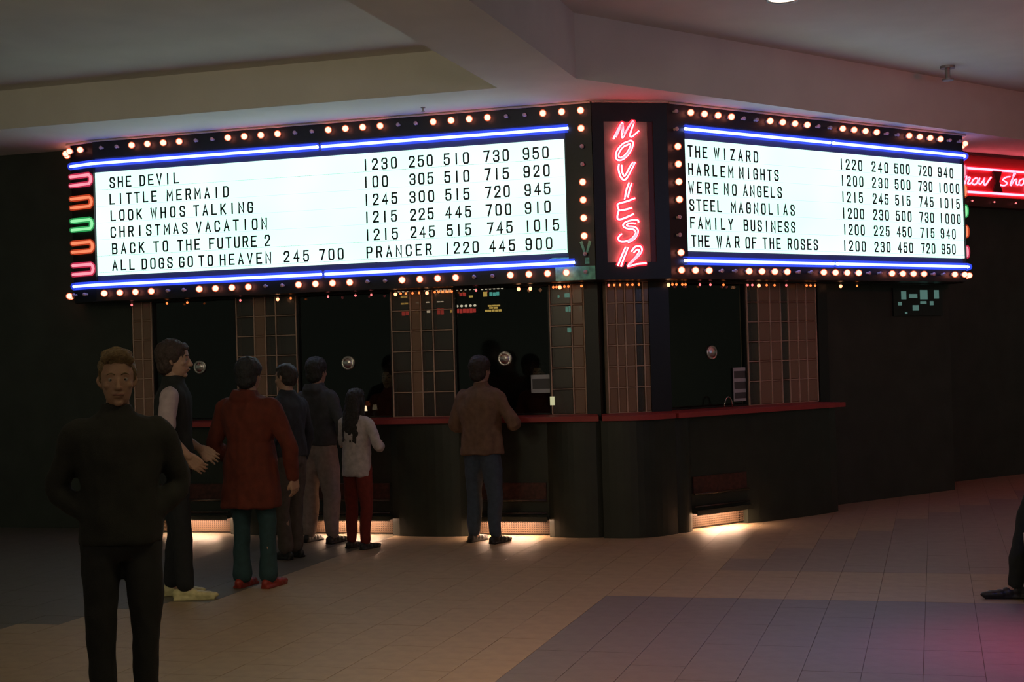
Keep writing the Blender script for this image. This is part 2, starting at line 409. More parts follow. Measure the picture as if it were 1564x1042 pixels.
def letter_mesh(ch):
    if ch in LET: return LET[ch]
    bm = bmesh.new(); r = ST/2
    for st in G[ch]:
        P = [Vector(((x-2)/4*(LW-ST), (z-3.5)/7*(LH-ST))) for x, z in st]
        closed = P[0] == P[-1]
        n = len(P); Lft = []; Rgt = []
        for i, p in enumerate(P):
            if closed and i in (0, n-1): a, b = P[-2], P[1]
            else: a = P[i-1] if i else None; b = P[i+1] if i < n-1 else None
            if a is None: t = (b-p).normalized(); nn = Vector((-t.y, t.x)); p2 = p-t*r; w = nn*r
            elif b is None: t = (p-a).normalized(); nn = Vector((-t.y, t.x)); p2 = p+t*r; w = nn*r
            else:
                t1 = (p-a).normalized(); t2 = (b-p).normalized(); n1 = Vector((-t1.y, t1.x)); n2 = Vector((-t2.y, t2.x))
                m = n1+n2; m = m.normalized() if m.length > .05 else n1
                w = m*min(r/max(m.dot(n1), .3), r*2.2); p2 = p
            Lft.append(p2+w); Rgt.append(p2-w)
        for i in range(n-1):
            vs_ = []
            for y in (-.004, .0):
                vs_.append([bm.verts.new((v.x, y, v.y)) for v in (Lft[i], Rgt[i], Rgt[i+1], Lft[i+1])])
            A, Bq = vs_
            bm.faces.new(A); bm.faces.new(Bq[::-1])
            for k in range(4): bm.faces.new((A[k], Bq[k], Bq[(k+1) % 4], A[(k+1) % 4]))
    bmesh.ops.recalc_face_normals(bm, faces=bm.faces)
    me = bpy.data.meshes.new('letter'); bm.to_mesh(me); bm.free(); me.materials.append(M_letter); LET[ch] = me
    return me

def marquee_face(root, F, W, px0, px1, words, side):
    """border, letter panel with tracks and letters, blue neon, bulbs; local coordinates of the face"""
    zp1, zp0 = ZT-.240, ZT-1.283*1.0
    mid = (zp0+zp1)/2
    x0, x1 = px0, px1
    I = Matrix.Identity(4)
    # cabinet behind and border in front
    Fi = F.inverted(); a_, b_, c_, d_ = [Fi @ v for v in ((F @ Vector((0, .03, 0)), P_L-nC*.03, WLc-nC*.004, Vector((XL, yw-.004, 0))) if side == 'l' else (P_R-nR*.03, F @ Vector((W, .03, 0)), F @ Vector((W, REC-.004, 0)), WCr+nR*.004))]
    obj('cabinet', prism(bmesh.new(), [(v.x, v.y) for v in (a_, b_, c_, d_)], Z_BOT, Z_TOP), M_black, root, F)
    bm = bmesh.new()
    box(bm, 0, W, -.01, .03, ZT-.095, Z_TOP); box(bm, 0, W, -.01, .03, Z_BOT, ZB+.055)
    box(bm, 0, x0-.02, -.01, .03, ZB+.055, ZT-.095); box(bm, x1+.02, W, -.01, .03, ZB+.055, ZT-.095)
    obj('border', bm, M_black, root, F)
    bm = bmesh.new()
    box(bm, x0-.02, x1+.02, .018, .03, zp1+.004, ZT-.095); box(bm, x0-.02, x1+.02, .018, .03, ZB+.055, zp0-.004)
    obj('neon_backplate', bm, M_navy, root, F)
    bm = bmesh.new()
    tube(bm, [(0, -.05, Z_TOP-.012), (W, -.05, Z_TOP-.012)], .010, 6)
    box(bm, 0, W, -.05, .0, Z_TOP-.012, Z_TOP-.004)
    obj('top_trim', bm, M_trim, root, F)
    pan = obj('letter_panel', B(x0, x1, .004, .03, zp0, zp1), E_panel, root, F)
    hgt = zp1-zp0
    for k in range(6):
        zc = zp1-hgt*(.107+.1605*k)
        tr = obj('letter_track', B(x0+.004, x1-.004, .0005, .004, zc-LH/2-.012, zc-LH/2-.008), glassy('clear_track', (.86, .9, .88), .05) if 'clear_track' not in MATS else MATS['clear_track'], pan)
        for word, a, b in words[k]:
            ua = u_for_px(F, a, zc, -.004); ub = u_for_px(F, b, zc, -.004); n = len(word)
            wl = [(.35 if ch in 'I1' else 1.0) for ch in word]
            c0, c1_ = ua+LW*.5*wl[0], ub-LW*.5*wl[-1]
            for j, ch in enumerate(word):
                uc = c0+(c1_-c0)*(j/(n-1) if n > 1 else .5)
                inst(letter_mesh(ch), 'letter', pan, Matrix.Translation((uc, -.0002, zc+random.uniform(-.0015, .0015))))
    return zp0, zp1, pan
def Z1(s): return s/3.1575+80
def Z2(s): return s/3.158+470
def Z4(s): return s/3.257+1020
def Z5(s): return s/2.894+1260
def rows(spec):
    out = []
    for r in spec:
        line = []
        for fn, items in r:
            for wd, a, b in items: line.append((wd, fn(a), fn(b)))
        out.append(line)
    return out
LEFT = rows([
 [(Z1, [('SHE', 275, 380), ('DEVIL', 420, 610)]), (Z2, [('1230', 273, 430), ('250', 487, 603), ('510', 655, 778), ('730', 847, 970), ('950', 1037, 1162)])],
 [(Z1, [('LITTLE', 275, 503), ('MERMAID', 552, 850)]), (Z2, [('100', 275, 387), ('305', 490, 606), ('510', 658, 780), ('715', 852, 970), ('920', 1040, 1167)])],
 [(Z1, [('LOOK', 280, 432), ('WHOS', 475, 640), ('TALKING', 680, 968)]), (Z2, [('1245', 278, 432), ('300', 490, 610), ('515', 663, 780), ('720', 855, 975), ('945', 1045, 1170)])],
 [(Z1, [('CHRISTMAS', 280, 652), ('VACATION', 692, 1035)]), (Z2, [('1215', 280, 430), ('225', 493, 607), ('445', 663, 788), ('700', 858, 982), ('910', 1047, 1172)])],
 [(Z1, [('BACK', 287, 443), ('TO', 487, 558), ('THE', 603, 712), ('FUTURE', 755, 985), ('2', 1022, 1050)]), (Z2, [('1215', 283, 435), ('245', 495, 613), ('515', 670, 788), ('745', 865, 988), ('1015', 1055, 1213)])],
 [(Z1, [('ALL', 288, 397), ('DOGS', 430, 580), ('GO', 610, 678), ('TO', 705, 775), ('HEAVEN', 807, 1055), ('245', 1115, 1237)]), (Z2, [('700', 55, 173), ('PRANCER', 283, 598), ('1220', 668, 825), ('445', 875, 1000), ('900', 1050, 1180)])]])
RIGHT = rows([
 [(Z4, [('THE', 100, 197), ('WIZARD', 232, 450)]), (Z5, [('1220', 70, 165), ('240', 207, 280), ('500', 307, 375), ('720', 412, 473), ('940', 500, 567)])],
 [(Z4, [('HARLEM', 102, 325), ('NIGHTS', 355, 552)]), (Z5, [('1200', 75, 170), ('230', 209, 281), ('500', 309, 378), ('730', 413, 475), ('1000', 506, 594)])],
 [(Z4, [('WERE', 105, 250), ('NO', 280, 343), ('ANGELS', 375, 568)]), (Z5, [('1215', 77, 168), ('245', 212, 281), ('515', 311, 378), ('745', 416, 480), ('1015', 510, 596)])],
 [(Z4, [('STEEL', 108, 270), ('MAGNOLIAS', 315, 632)]), (Z5, [('1200', 80, 173), ('230', 214, 283), ('500', 314, 383), ('730', 418, 482), ('1000', 512, 600)])],
 [(Z4, [('FAMILY', 112, 325), ('BUSINESS', 378, 635)]), (Z5, [('1200', 85, 176), ('225', 217, 286), ('450', 318, 384), ('715', 422, 484), ('940', 512, 578)])],
 [(Z4, [('THE', 118, 208), ('WAR', 245, 357), ('OF', 387, 442), ('THE', 473, 562), ('ROSES', 597, 747)]), (Z5, [('1200', 85, 181), ('230', 220, 290), ('450', 323, 390), ('720', 426, 488), ('950', 516, 578)])]])

mq_l = empty('marquee_sign', 'long left marquee with lit letter panel listing SHE DEVIL first, framed by bulbs', 'marquee')
pl0 = .012; pl1 = u_for_px(FL, 863, ZT-.75)
marquee_face(mq_l, FL, WL, pl0, pl1, LEFT, 'l')
mq_r = empty('marquee_sign', 'right marquee with lit letter panel listing THE WIZARD first, framed by bulbs', 'marquee')
pr0 = u_for_px(FR, 1049.5, ZT-.75); pr1 = u_for_px(FR, 1471.5, ZT-.75)
marquee_face(mq_r, FR, WR, pr0, pr1, RIGHT, 'r')

# chamfered ends carrying the short coloured neon loops
def end_panels(root, C0, a1, a2, mirror, WE=.47):
    """C0 corner point, first end panel along a1, second along a2 (outward normals follow)"""
    if mirror: M1 = frame(C0, a1) @ Matrix.Translation((-WE, 0, 0)); 
    else: M1 = frame(C0, a1)
    E1 = (M1 @ Vector((0 if mirror else WE, 0, 0)))
    W2 = .30
    M2 = frame(E1, a2) @ Matrix.Translation((-W2 if mirror else 0, 0, 0))
    for M, W_ in ((M1, WE), (M2, W2)):
        obj('end_panel', B(0, W_, 0, .03, Z_BOT, Z_TOP), M_black, root, M)
        obj('top_trim', B(0, W_, -.05, 0, Z_TOP-.018, Z_TOP-.004), M_trim, root, M)
    pts = [C0, E1, M2 @ Vector((0 if mirror else W2, 0, 0))]
    return M1, WE, M2, W2, pts
CL = FL @ Vector((0, 0, 0)); CRt = FR @ Vector((WR, 0, 0))
M1, WEL, M2, W2, ptsL = end_panels(mq_l, CL, -math.radians(16), -math.radians(62), True, .335)
N1, WE, N2, W2, ptsR = end_panels(mq_r, CRt, ANG+PI/4, ANG+PI/2, False)
# solid core behind the end panels
for root, pts, F, W_ in ((mq_l, ptsL, FL, 0), (mq_r, ptsR, FR, WR)):
    inner = F @ Vector((W_, REC, 0))
    bm = bmesh.new(); prism(bm, [(p.x, p.y) for p in pts]+[(inner.x, inner.y)], Z_BOT+.002, Z_TOP-.002)
    obj('end_core', bm, M_black, root)
def end_loops(root, M, W_, mirror):
    cols = ['pink', 'orange', 'green', 'orange', 'pink']
    zt, zb = ZT-.19, ZB+.145; stp = (zt-zb)/5
    for k, c in enumerate(cols):
        z0 = zt-stp*(k+.5); h = stp*.20; x0, x1 = .02, W_-.012
        if not mirror: x0, x1 = .03, W_-.035
        if mirror: pts = [(x0, -.03, z0+h), (x1-.03, -.03, z0+h), (x1-.008, -.03, z0+h*.6), (x1, -.03, z0), (x1-.008, -.03, z0-h*.6), (x1-.03, -.03, z0-h), (x0, -.03, z0-h)]
        else: pts = [(x1, -.03, z0+h), (x0+.03, -.03, z0+h), (x0+.008, -.03, z0+h*.6), (x0, -.03, z0), (x0+.008, -.03, z0-h*.6), (x0+.03, -.03, z0-h), (x1, -.03, z0-h)]
        neon('neon_loop', pts, .0145, c, root, mw=M, glow=2.0, label=c+' neon loop')
end_loops(mq_l, M1, WEL, True); end_loops(mq_r, N1, WE, False)
# blue neon tubes: run over main face and bend round the end panel
zn1, zn0 = ZT-.152, ZB+.090
for z in (zn1, zn0):
    a = M1 @ Vector((.03, -.035, z)); b = M1 @ Vector((WEL-.01, -.035, z)); c = FL @ Vector((.01, -.035, z))
    d = FL @ Vector((WL*.48, -.035, z)); e = FL @ Vector((u_for_px(FL, 869 if z == zn1 else 879, z), -.035, z))
    d2 = d+Vector((.035, 0, 0))
    neon('neon_tube', [a, b, c, d], .0140, 'blue', mq_l, label='blue neon tube', glow=2.7)
    neon('neon_tube', [d2, e], .0140, 'blue', mq_l, label='blue neon tube', glow=2.7)
    a = FR @ Vector((u_for_px(FR, 1042, z), -.035, z)); b = FR @ Vector((WR*.5, -.035, z)); b2 = FR @ Vector((WR*.5+.035, -.035, z))
    c = FR @ Vector((WR-.01, -.035, z)); d = N1 @ Vector((.01, -.035, z)); e = N1 @ Vector((WE-.03, -.035, z))
    neon('neon_tube', [a, b], .0140, 'blue', mq_r, label='blue neon tube', glow=2.7)
    neon('neon_tube', [b2, c, d, e], .0140, 'blue', mq_r, label='blue neon tube', glow=2.7)
# bulbs, chasing four lit and two dark
def lit_l(i): return i % 6 not in (2, 3)
def lit_r(j): return j % 6 not in (5, 0)
for i in range(2, 31): bulb(mq_l, FL, XR-(30-i)*S-XL, ZT, lit_l(i))
for r in range(1, 9): bulb(mq_l, FL, XR-XL, ZT-r*SV, lit_l(30+r))
for i in range(0, 29): bulb(mq_l, FL, XR-i*S-XL, ZB, lit_l(39+i))
for x in (.05, .21):
    bulb(mq_l, M1, x, ZT, True); bulb(mq_l, M1, x, ZB, False)
for x in (.06, .2): bulb(mq_l, M2, x, ZT, True); bulb(mq_l, M2, x, ZB, True)
for i in range(0, 25): bulb(mq_r, FR, .085+i*S, ZT, i % 6 not in (0, 5))
for r in range(1, 9): bulb(mq_r, FR, .085, ZT-r*SV, r in (2, 3, 4, 5, 8))
for i in range(0, 25): bulb(mq_r, FR, .085+i*S, ZB, i % 6 not in (3, 4))
for x in (.12, .30): bulb(mq_r, N1, x, ZT, True); bulb(mq_r, N1, x, ZB, True)
for x in (.06, .2): bulb(mq_r, N2, x, ZT, True); bulb(mq_r, N2, x, ZB, True)
# teal plate and thin teal strips at the lower right corner of the left sign
xs0 = u_for_px(FL, 849, ZB); xs1 = WL-.003
bm = B(xs0, xs1, -.0125, -.010, ZB-.07, ZB+.055)
p = obj('corner_plate', bm, M_teal, mq_l, FL); p['label'] = 'pale teal corner plate'
xc = XR-XL
for sx in (-1, 1):
    bm = prism(bmesh.new(), [(0, 0), (.03*sx, .11), (.055*sx, .10), (.02*sx, 0)] if sx > 0 else [(0, 0), (-.02, 0), (-.055, .10), (-.03, .11)], 0, .003)
    o = obj('teal_strip', bm, M_teal, mq_l, FL @ Matrix.Translation((xc, -.013, ZB+.175)) @ Matrix.Rotation(PI/2, 4, 'X'))
bm = B(xc-.01, xc+.03, -.013, -.010, ZB+.075, ZB+.13); obj('teal_strip', bm, M_teal, mq_l, FL)
bm = prism(bmesh.new(), [(0, 0), (-.28, 0), (-.20, .035), (-.02, .03)], 0, .003)
obj('teal_strip', bm, M_teal, mq_l, FL @ Matrix.Translation((pl1+.06, .012, zn0+.02)) @ Matrix.Rotation(PI/2, 4, 'X'))

# --- corner sign MOVIES 12
cs = empty('corner_sign', 'vertical corner sign with red neon script reading MOVIES 12', 'sign')
Fi = FC.inverted(); q4 = [Fi @ v for v in (WCr+nC*.004, WLc+nC*.004)]
obj('cabinet', prism(bmesh.new(), [(.004, .031), (WC-.004, .031)]+[(v.x+dx, v.y) for v, dx in zip(q4, (-.006, .006))], Z_BOT, Z_TOP), M_black, cs, FC)
zc1, zc0 = ZT-.10, ZB+.08
xm0 = u_for_px(FC, 925, ZT-.75, -.02); xm1 = u_for_px(FC, 992, ZT-.75, -.02)
bm = bmesh.new(); d = -.07
box(bm, 0, xm0, d+.05, .03, Z_BOT, Z_TOP); box(bm, xm1+.05, WC, d+.05, .03, Z_BOT, Z_TOP)
box(bm, xm0, xm1+.05, d+.05, .03, zc1, Z_TOP); box(bm, xm0, xm1+.05, d+.05, .03, Z_BOT, zc0)
obj('border', bm, M_black, cs, FC)
obj('top_trim', B(0, WC, -.06, -.02, Z_TOP-.014, Z_TOP-.003), M_trim, cs, FC)
obj('backing_panel', B(xm0, xm1, .0, .03, zc0, zc1), M_mirror, cs, FC)
obj('side_return', B(xm1, xm1+.05, -.01, .03, zc0, zc1), mat('dark_red_paint', (.10, .02, .02), .4), cs, FC)
SX0, SY0 = 900, 165
def cpt(px, py): 
    u = on_plane(px, py, P_L-nC*(-.03), nC); l = FC.inverted() @ u
    return Vector((l.x, -.03, l.z))
def zA(pts): return [(900+x/7.718, 165+y/7.718) for x, y in pts]
def zB_(pts): return [(900+x/7.445, 290+y/7.445) for x, y in pts]
def smooth_pts(P, n=5):
    out = []
    for i in range(len(P)-1):
        p0 = P[i-1] if i else P[i]; p1 = P[i]; p2 = P[i+1]; p3 = P[i+2] if i+2 < len(P) else P[i+1]
        for k in range(n):
            t = k/n
            out.append(tuple(.5*((2*p1[j])+(-p0[j]+p2[j])*t+(2*p0[j]-5*p1[j]+4*p2[j]-p3[j])*t*t+(-p0[j]+3*p1[j]-3*p2[j]+p3[j])*t**3) for j in range(len(p1))))
    out.append(tuple(P[-1])); return out
scr = {
 'M': [zA([(285, 365), (330, 270), (375, 190), (395, 185), (385, 260), (385, 335), (400, 345), (440, 270), (500, 175), (525, 165), (500, 250), (480, 320), (500, 340), (545, 305), (585, 270)]),
       zA([(315, 345), (355, 255), (395, 200), (410, 300), (470, 210), (515, 150)])],
 'O': [zA([(455, 400), (400, 420), (335, 490), (312, 560), (330, 610), (385, 610), (450, 560), (500, 480), (515, 410), (490, 385), (450, 400)]),
       zA([(450, 435), (405, 455), (360, 510), (345, 560), (360, 585), (400, 575), (450, 520), (485, 450), (475, 420), (448, 435)])],
 'V': [zA([(350, 660), (345, 720), (365, 800), (400, 845), (440, 830), (490, 740), (540, 640)]),
       zA([(380, 670), (385, 740), (410, 800), (440, 770), (480, 690), (520, 640)])],
 'I': [zA([(470, 880), (440, 960), (420, 1060)])+zB_([(400, 100)])[:1], zA([(500, 885), (475, 960), (455, 1050)])],
 'E': [zB_([(520, 95), (430, 130), (340, 155), (320, 180), (335, 230), (320, 300), (330, 335), (380, 330), (450, 300), (505, 275)]),
       zB_([(345, 235), (410, 225), (485, 205)])],
 'S': [zB_([(560, 370), (550, 345), (490, 345), (410, 370), (385, 410), (430, 440), (500, 450), (530, 490), (490, 550), (420, 585), (350, 585), (330, 545), (370, 500)]),
       zB_([(525, 385), (470, 380), (430, 395), (440, 415), (520, 425), (555, 470), (520, 550), (440, 600)])],
 '1': [zB_([(415, 650), (370, 750), (325, 865)]), zB_([(440, 655), (400, 760), (360, 870)])],
 '2': [zB_([(480, 700), (520, 650), (575, 640), (600, 680), (570, 740), (490, 820), (440, 870), (540, 845), (650, 835)]),
       zB_([(505, 715), (545, 680), (570, 700), (530, 760), (450, 845)])]}
for ch, strokes in scr.items():
    bm = bmesh.new()
    for k, st in enumerate(strokes):
        P = [cpt(*p) for p in smooth_pts(st, 4)]
        tube(bm, P, .0080, 6, 0); tube(bm, P, .022, 8, 1, caps=False)
    obj('neon_letter', bm, NEON['red'], cs, FC, smooth=True)

# --- neon script sign on the set back wall
ns = empty('neon_script_sign', 'pink neon sign in handwriting on red board, right of the marquees', 'sign')
SBi = SB.inverted(); nS = (SB.to_3x3() @ Vector((0, -1, 0)))
pSo = SB @ Vector((0, -.16, 0))
def spt(px, py, y=-.16):
    u = on_plane(px, py, SB @ Vector((0, y, 0)), nS); l = SBi @ u; return Vector((l.x, y, l.z))
a = spt(1450, 240); b = spt(1564, 306); zt_ = spt(1520, 240).z; zb_ = spt(1520, 302).z
obj('red_board', B(a.x, a.x+6.0, -.13, -.02, zb_, zt_), mat('red_board_paint', (.5, .02, .03), .35), ns, SB)
bm = bmesh.new(); box(bm, a.x, a.x+6, -.17, -.0, zt_, ZS-.002, 0); box(bm, a.x, a.x+6, -.17, 0, zb_-.12, zb_)
obj('dark_rim', bm, mat('maroon_paint', (.07, .012, .012), .4), ns, SB)
def zR(pts): return [(1450+x/7.44, 190+y/7.44) for x, y in pts]
zl1 = spt(1520, 190+520/7.44).z; zl0 = spt(1520, 190+786/7.44).z
for z in (zl1, zl0): neon('neon_tube', [(a.x+.02, -.16, z), (a.x+5.9, -.16, z)], .013, 'rose', ns, mw=SB)
scr2 = [zR([(165, 600), (195, 590), (185, 640), (170, 690)]), zR([(175, 650), (215, 605), (235, 610), (210, 665), (225, 680), (255, 660)]),
        zR([(300, 610), (270, 630), (258, 665), (280, 685), (310, 670), (325, 630), (305, 608), (330, 625)]),
        zR([(345, 610), (335, 660), (350, 680), (385, 640), (400, 610), (390, 670), (410, 690), (445, 640), (475, 600)]),
        zR([(580, 690), (630, 695), (655, 665), (620, 640), (610, 625), (650, 600), (690, 595)]),
        zR([(690, 690), (715, 620), (750, 560), (735, 555), (715, 640), (700, 695), (735, 640), (765, 625), (760, 670), (775, 690), (800, 670)]),
        zR([(835, 620), (800, 640), (795, 680), (825, 690), (850, 650), (835, 618), (862, 628)])]
for st in scr2:
    neon('neon_letter', [spt(*p) for p in smooth_pts(st, 4)], .009, 'rose', ns, seg=6, mw=SB)
xw = spt(1564, 270).x
for k, st in enumerate(([(0, .08), (.0, -.08), (.07, -.08), (.10, .06), (.13, -.08), (.19, -.06), (.22, .08)], [(.30, .08), (.29, -.08), (.36, -.06)],
           [(.42, -.08), (.44, .07), (.52, .07), (.53, -.08), (.58, -.07)], [(.74, .06), (.66, .05), (.65, -.07), (.73, -.07), (.75, .07), (.72, -.2), (.64, -.18)])):
    z = (zl0+zl1)/2
    neon('neon_letter', [(xw+.08+p*1.2, -.16, z+r*1.0) for p, r in smooth_pts(st, 4)], .009, 'rose', ns, seg=6, mw=SB)
hp = spt(1450+535/7.44, 190+650/7.44, -.15)
bm = prism(bmesh.new(), [(-.09, .13), (.09, .13), (.03, 0), (.09, -.13), (-.09, -.13), (-.03, 0)], 0, .02)
o = obj('hourglass_ornament', bm, MATS['maroon_paint'], ns, SB @ Matrix.Translation(hp) @ Matrix.Rotation(PI/2, 4, 'X'))
BM = bulb_mesh('small_red_bulb', E_rose, None, .010)
for k in range(14):
    for z, y in ((zt_+.05, -.17), (zb_-.06, -.17)):
        inst(BM, 'bulb', ns, SB @ Matrix.Translation((a.x+.35+k*.42, y, z)))

# ================================================================== TICKET BOOTH
Z_LEDGE = 1.11
def px_u(F, px, z): 
    return u_for_px(F, px, z)
# x positions on the left wall
def lx(px, z=1.7): return (on_plane(px, 545, (0, yw, 0), Vector((0, 1, 0)))).x
def ru(px): return (on_plane(px, 540, WCr, nR)-WCr).dot(dR)
def cu(px): return (on_plane(px, 540, WLc, nC)-WLc).dot(dC)
def pillar(F, xs, label, frosted, rowh=.2, dark=()):
    root = empty('glass_block_pillar', label, 'pillar', F @ Matrix.Translation((xs[0], 0, 0)), 'glass block pillars of the ticket booth')
    x0 = xs[0]; X = [x-x0 for x in xs]; z0, z1 = Z_LEDGE, ZH
    zs = [z0]; 
    off = .025
    zz = 1.35
    while zz < z1-.05: zs.append(zz); zz += rowh
    zs.append(z1)
    bm = bmesh.new(); g = .010
    for x in X: box(bm, x-g/2, x+g/2, -.012, .09, z0, z1)
    for z in zs: box(bm, X[0], X[-1], -.010, .088, z-g/3, z+g/3)
    obj('mortar_grid', bm, M_mortar, root)
    for i in range(len(X)-1):
        fro = (i in frosted)
        for j in range(len(zs)-1):
            a_, b_ = X[i]+g/2+.001, X[i+1]-g/2-.001; c_, d_ = zs[j]+g/3+.001, zs[j+1]-g/3-.001
            if b_-a_ < .02 or d_-c_ < .02: continue
            bm = bmesh.new(); bev = min(.008, (b_-a_)*.15)
            v = [bm.verts.new(p) for p in ((a_, 0, c_), (b_, 0, c_), (b_, 0, d_), (a_, 0, d_), (a_+bev, -.007, c_+bev), (b_-bev, -.007, c_+bev), (b_-bev, -.007, d_-bev), (a_+bev, -.007, d_-bev), (a_, .08, c_), (b_, .08, c_), (b_, .08, d_), (a_, .08, d_))]
            bm.faces.new((v[4], v[5], v[6], v[7])); bm.faces.new((v[8], v[11], v[10], v[9]))
            for k in range(4):
                bm.faces.new((v[k], v[(k+1) % 4], v[4+(k+1) % 4], v[4+k])); bm.faces.new((v[k+8], v[8+(k+1) % 4], v[(k+1) % 4], v[k]))
            bmesh.ops.recalc_face_normals(bm, faces=bm.faces)
            obj('glass_block', bm, M_blockf if fro else M_block, root)
    return root
p0 = pillar(WL_F, [lx(v) for v in (205, 219, 233)], 'faint glass block pillar at the far left, narrowest', (0, 1))
p1 = pillar(WL_F, [lx(v) for v in (363, 390, 407, 423, 454)], 'glass block pillar above the person in the long red coat', (1,))
p2 = pillar(WL_F, [lx(v) for v in (600, 629, 645, 663, 694)], 'glass block pillar with menu lights glinting through, left of the tan jacket', (1,))
p3 = pillar(WL_F, [lx(v) for v in (842, 875, 894)], 'narrow glass block pillar under the teal corner plate', (1,))
p4 = pillar(WC_F, [cu(v) for v in (928, 943, 956, 971, 984, 994, 1006, 1021)], 'wide pale glass block pillar under the MOVIES 12 sign', (0, 1, 2, 4, 5, 6))
p5 = pillar(WR_F, [ru(v) for v in (1142, 1159, 1177, 1193, 1205, 1219, 1232, 1247)], 'pale glass block pillar nearest the right end of the counter', (1, 2, 4, 5, 6))
# corner post
o = struct(obj('trim_1', B(lx(896), WLc.x+.03, -.03, .14, 0, ZH), M_black, mw=WL_F), 'black corner post between the glass block pillars')
struct(obj('trim_2', B(cu(1023), WCW+.02, -.02, .12, 0, ZH), M_black, mw=WC_F), 'black post right of the wide pillar')
struct(obj('trim_3', B(ru(1249), uR_end+.02, -.02, .12, 0, ZH), M_black, mw=WR_F), 'black post at the right end of the booth')
# windows
wn = 0
DISC = None
def window(F, x0, x1, dx, label, dlabel):
    global wn, DISC
    wn += 1
    root = bpy.data.objects.new('window_%d' % wn, None); C.objects.link(root); root['kind'] = 'structure'; root['label'] = label
    root.matrix_basis = F @ Matrix.Translation((x0, 0, 0)); W_ = x1-x0
    obj('glass_pane', B(.015, W_-.015, .03, .038, Z_LEDGE+.015, ZH-.015), M_glass, root)
    bm = bmesh.new()
    for a_, b_, c_, d_ in ((0, .015, Z_LEDGE, ZH), (W_-.015, W_, Z_LEDGE, ZH)): box(bm, a_, b_, 0, .06, c_, d_)
    box(bm, 0, W_, 0, .06, ZH-.015, ZH); box(bm, 0, W_, 0, .06, Z_LEDGE, Z_LEDGE+.015)
    obj('window_frame', bm, M_black, root)
    # talk-through: domed chrome grille with a rim, set in the pane
    bm = bmesh.new()
    n = 20
    for k, (rr, yy) in enumerate(((.068, .0), (.062, -.012), (.052, -.020), (.04, -.030), (.02, -.037))):
        pass
    prof = [(.070, .004), (.070, -.010), (.060, -.014), (.056, -.008), (.045, -.022), (.025, -.031), (0.006, -.034)]
    rings = [[bm.verts.new((r*math.cos(2*PI*k/n), y, r*math.sin(2*PI*k/n))) for k in range(n)] for r, y in prof]
    for A, Bq in zip(rings, rings[1:]):
        for k in range(n): bm.faces.new((A[k], A[(k+1) % n], Bq[(k+1) % n], Bq[k]))
    bm.faces.new(rings[-1]); bm.faces.new(rings[0][::-1])
    bmesh.ops.recalc_face_normals(bm, faces=bm.faces)
    o = obj('speaking_grille', bm, mat('worn_chrome', (.8, .75, .72), .28, metal=1, bump=.5, bscale=40), root, Matrix.Translation((dx-x0, .03, 1.655)), smooth=True)
    return root
window(WL_F, lx(234), lx(362), lx(303), 'ticket window left of the red coat', '')
window(WL_F, lx(455), lx(599), lx(530), 'ticket window above the long haired child', '')
window(WL_F, lx(695), lx(841), lx(770), 'ticket window in front of the tan jacket', '')
window(WR_F, .02, ru(1141), ru(1090), 'ticket window on the right wall', '')
# --- counter: ledge, piers and recessed bays with lamps at the toe
YF = Y0; 
def counter(F, segs, label, x0, x1, side, zl=Z_LEDGE):
    """segs: list of (kind, x0, x1); F: frame of the counter front (y=0 front, +y back)"""
    root = empty('ticket_counter', label, 'counter', F)
    Fi = F.inverted(); wl, wc_ = Fi @ WLc, Fi @ WCr
    if side == 'l': lp = [(x0, -.05), (x1, -.05), (wl.x-.01, REC-.02), (x0, REC-.02)]; bk = (wl.x-.02, REC-.02)
    else: lp = [(x0, -.05), (x1, -.05), (x1, REC-.02), (wc_.x+.01, REC-.02)]; bk = (wc_.x+.02, REC-.02)
    o = obj('ledge', prism(bmesh.new(), lp, zl-.045, zl), M_ledge, root); o['label'] = 'red ledge'
    for kind, a_, b_ in segs:
        if kind == 'pier':
            n = 10; w_ = b_-a_; pts = [(a_, REC), (a_, .06)]
            for k in range(n+1):
                t = k/n; pts.append((a_+w_*t, .06-.06*math.sin(PI*t)**.6))
            pts += [(b_, REC)]
            if side == 'l' and b_ == segs[-1][2]: pts[-1] = bk
            if side == 'r' and a_ == segs[0][1]: pts[0] = bk
            obj('curved_pier', prism(bmesh.new(), pts, 0, zl-.045), M_counter, root)
        else:
            w_ = b_-a_
            obj('front_panel', B(a_, b_, .06, .10, .155, zl-.045), M_counter, root)
            bm = bmesh.new(); box(bm, a_, b_, -.02, -.012, .146, .19); box(bm, a_, b_, -.012, .06, .160, .19)
            obj('toe_lip', bm, M_counter, root)
            obj('tile_band', B(a_+.02, b_-.02, .045, .06, .34, .50), mat('dark_red_tile', (.06, .018, .014), .35, var=.5, vscale=30), root)
            for z in (.34, .22):
                bm = bmesh.new(); tube(bm, [(a_+.01, .02, z), (b_-.01, .02, z)], .010, 8)
                obj('foot_rail', bm, M_rail, root, smooth=True)
                for k in range(3):
                    bm = bmesh.new(); tube(bm, [(a_+w_*(.2+.3*k), .02, z), (a_+w_*(.2+.3*k), .06, z)], .008, 6)
                    obj('rail_bracket', bm, M_chrome, root, smooth=True)
            # perforated toe grille
            bm = bmesh.new(); nx = max(4, int(w_/.022)); 
            for k in range(nx+1): box(bm, a_+w_*k/nx-.004, a_+w_*k/nx+.004, .122, .125, .02, .155)
            for k in range(6): box(bm, a_, b_, .121, .126, .021*k+.022, .021*k+.030)
            o = obj('toe_grille', bm, mat('brown_grille', (.09, .055, .035), .5), root); o['label'] = 'perforated metal toe grille'
            obj('toe_back', B(a_, b_, .19, .21, 0, .17), mat('brown_metal', (.05, .03, .02), .6), root)
            obj('toe_lamp', B(a_+.12, b_-.12, .0, .04, .150, .160), emit('toe_lamp', (1, .62, .40), 120), root)
    return root
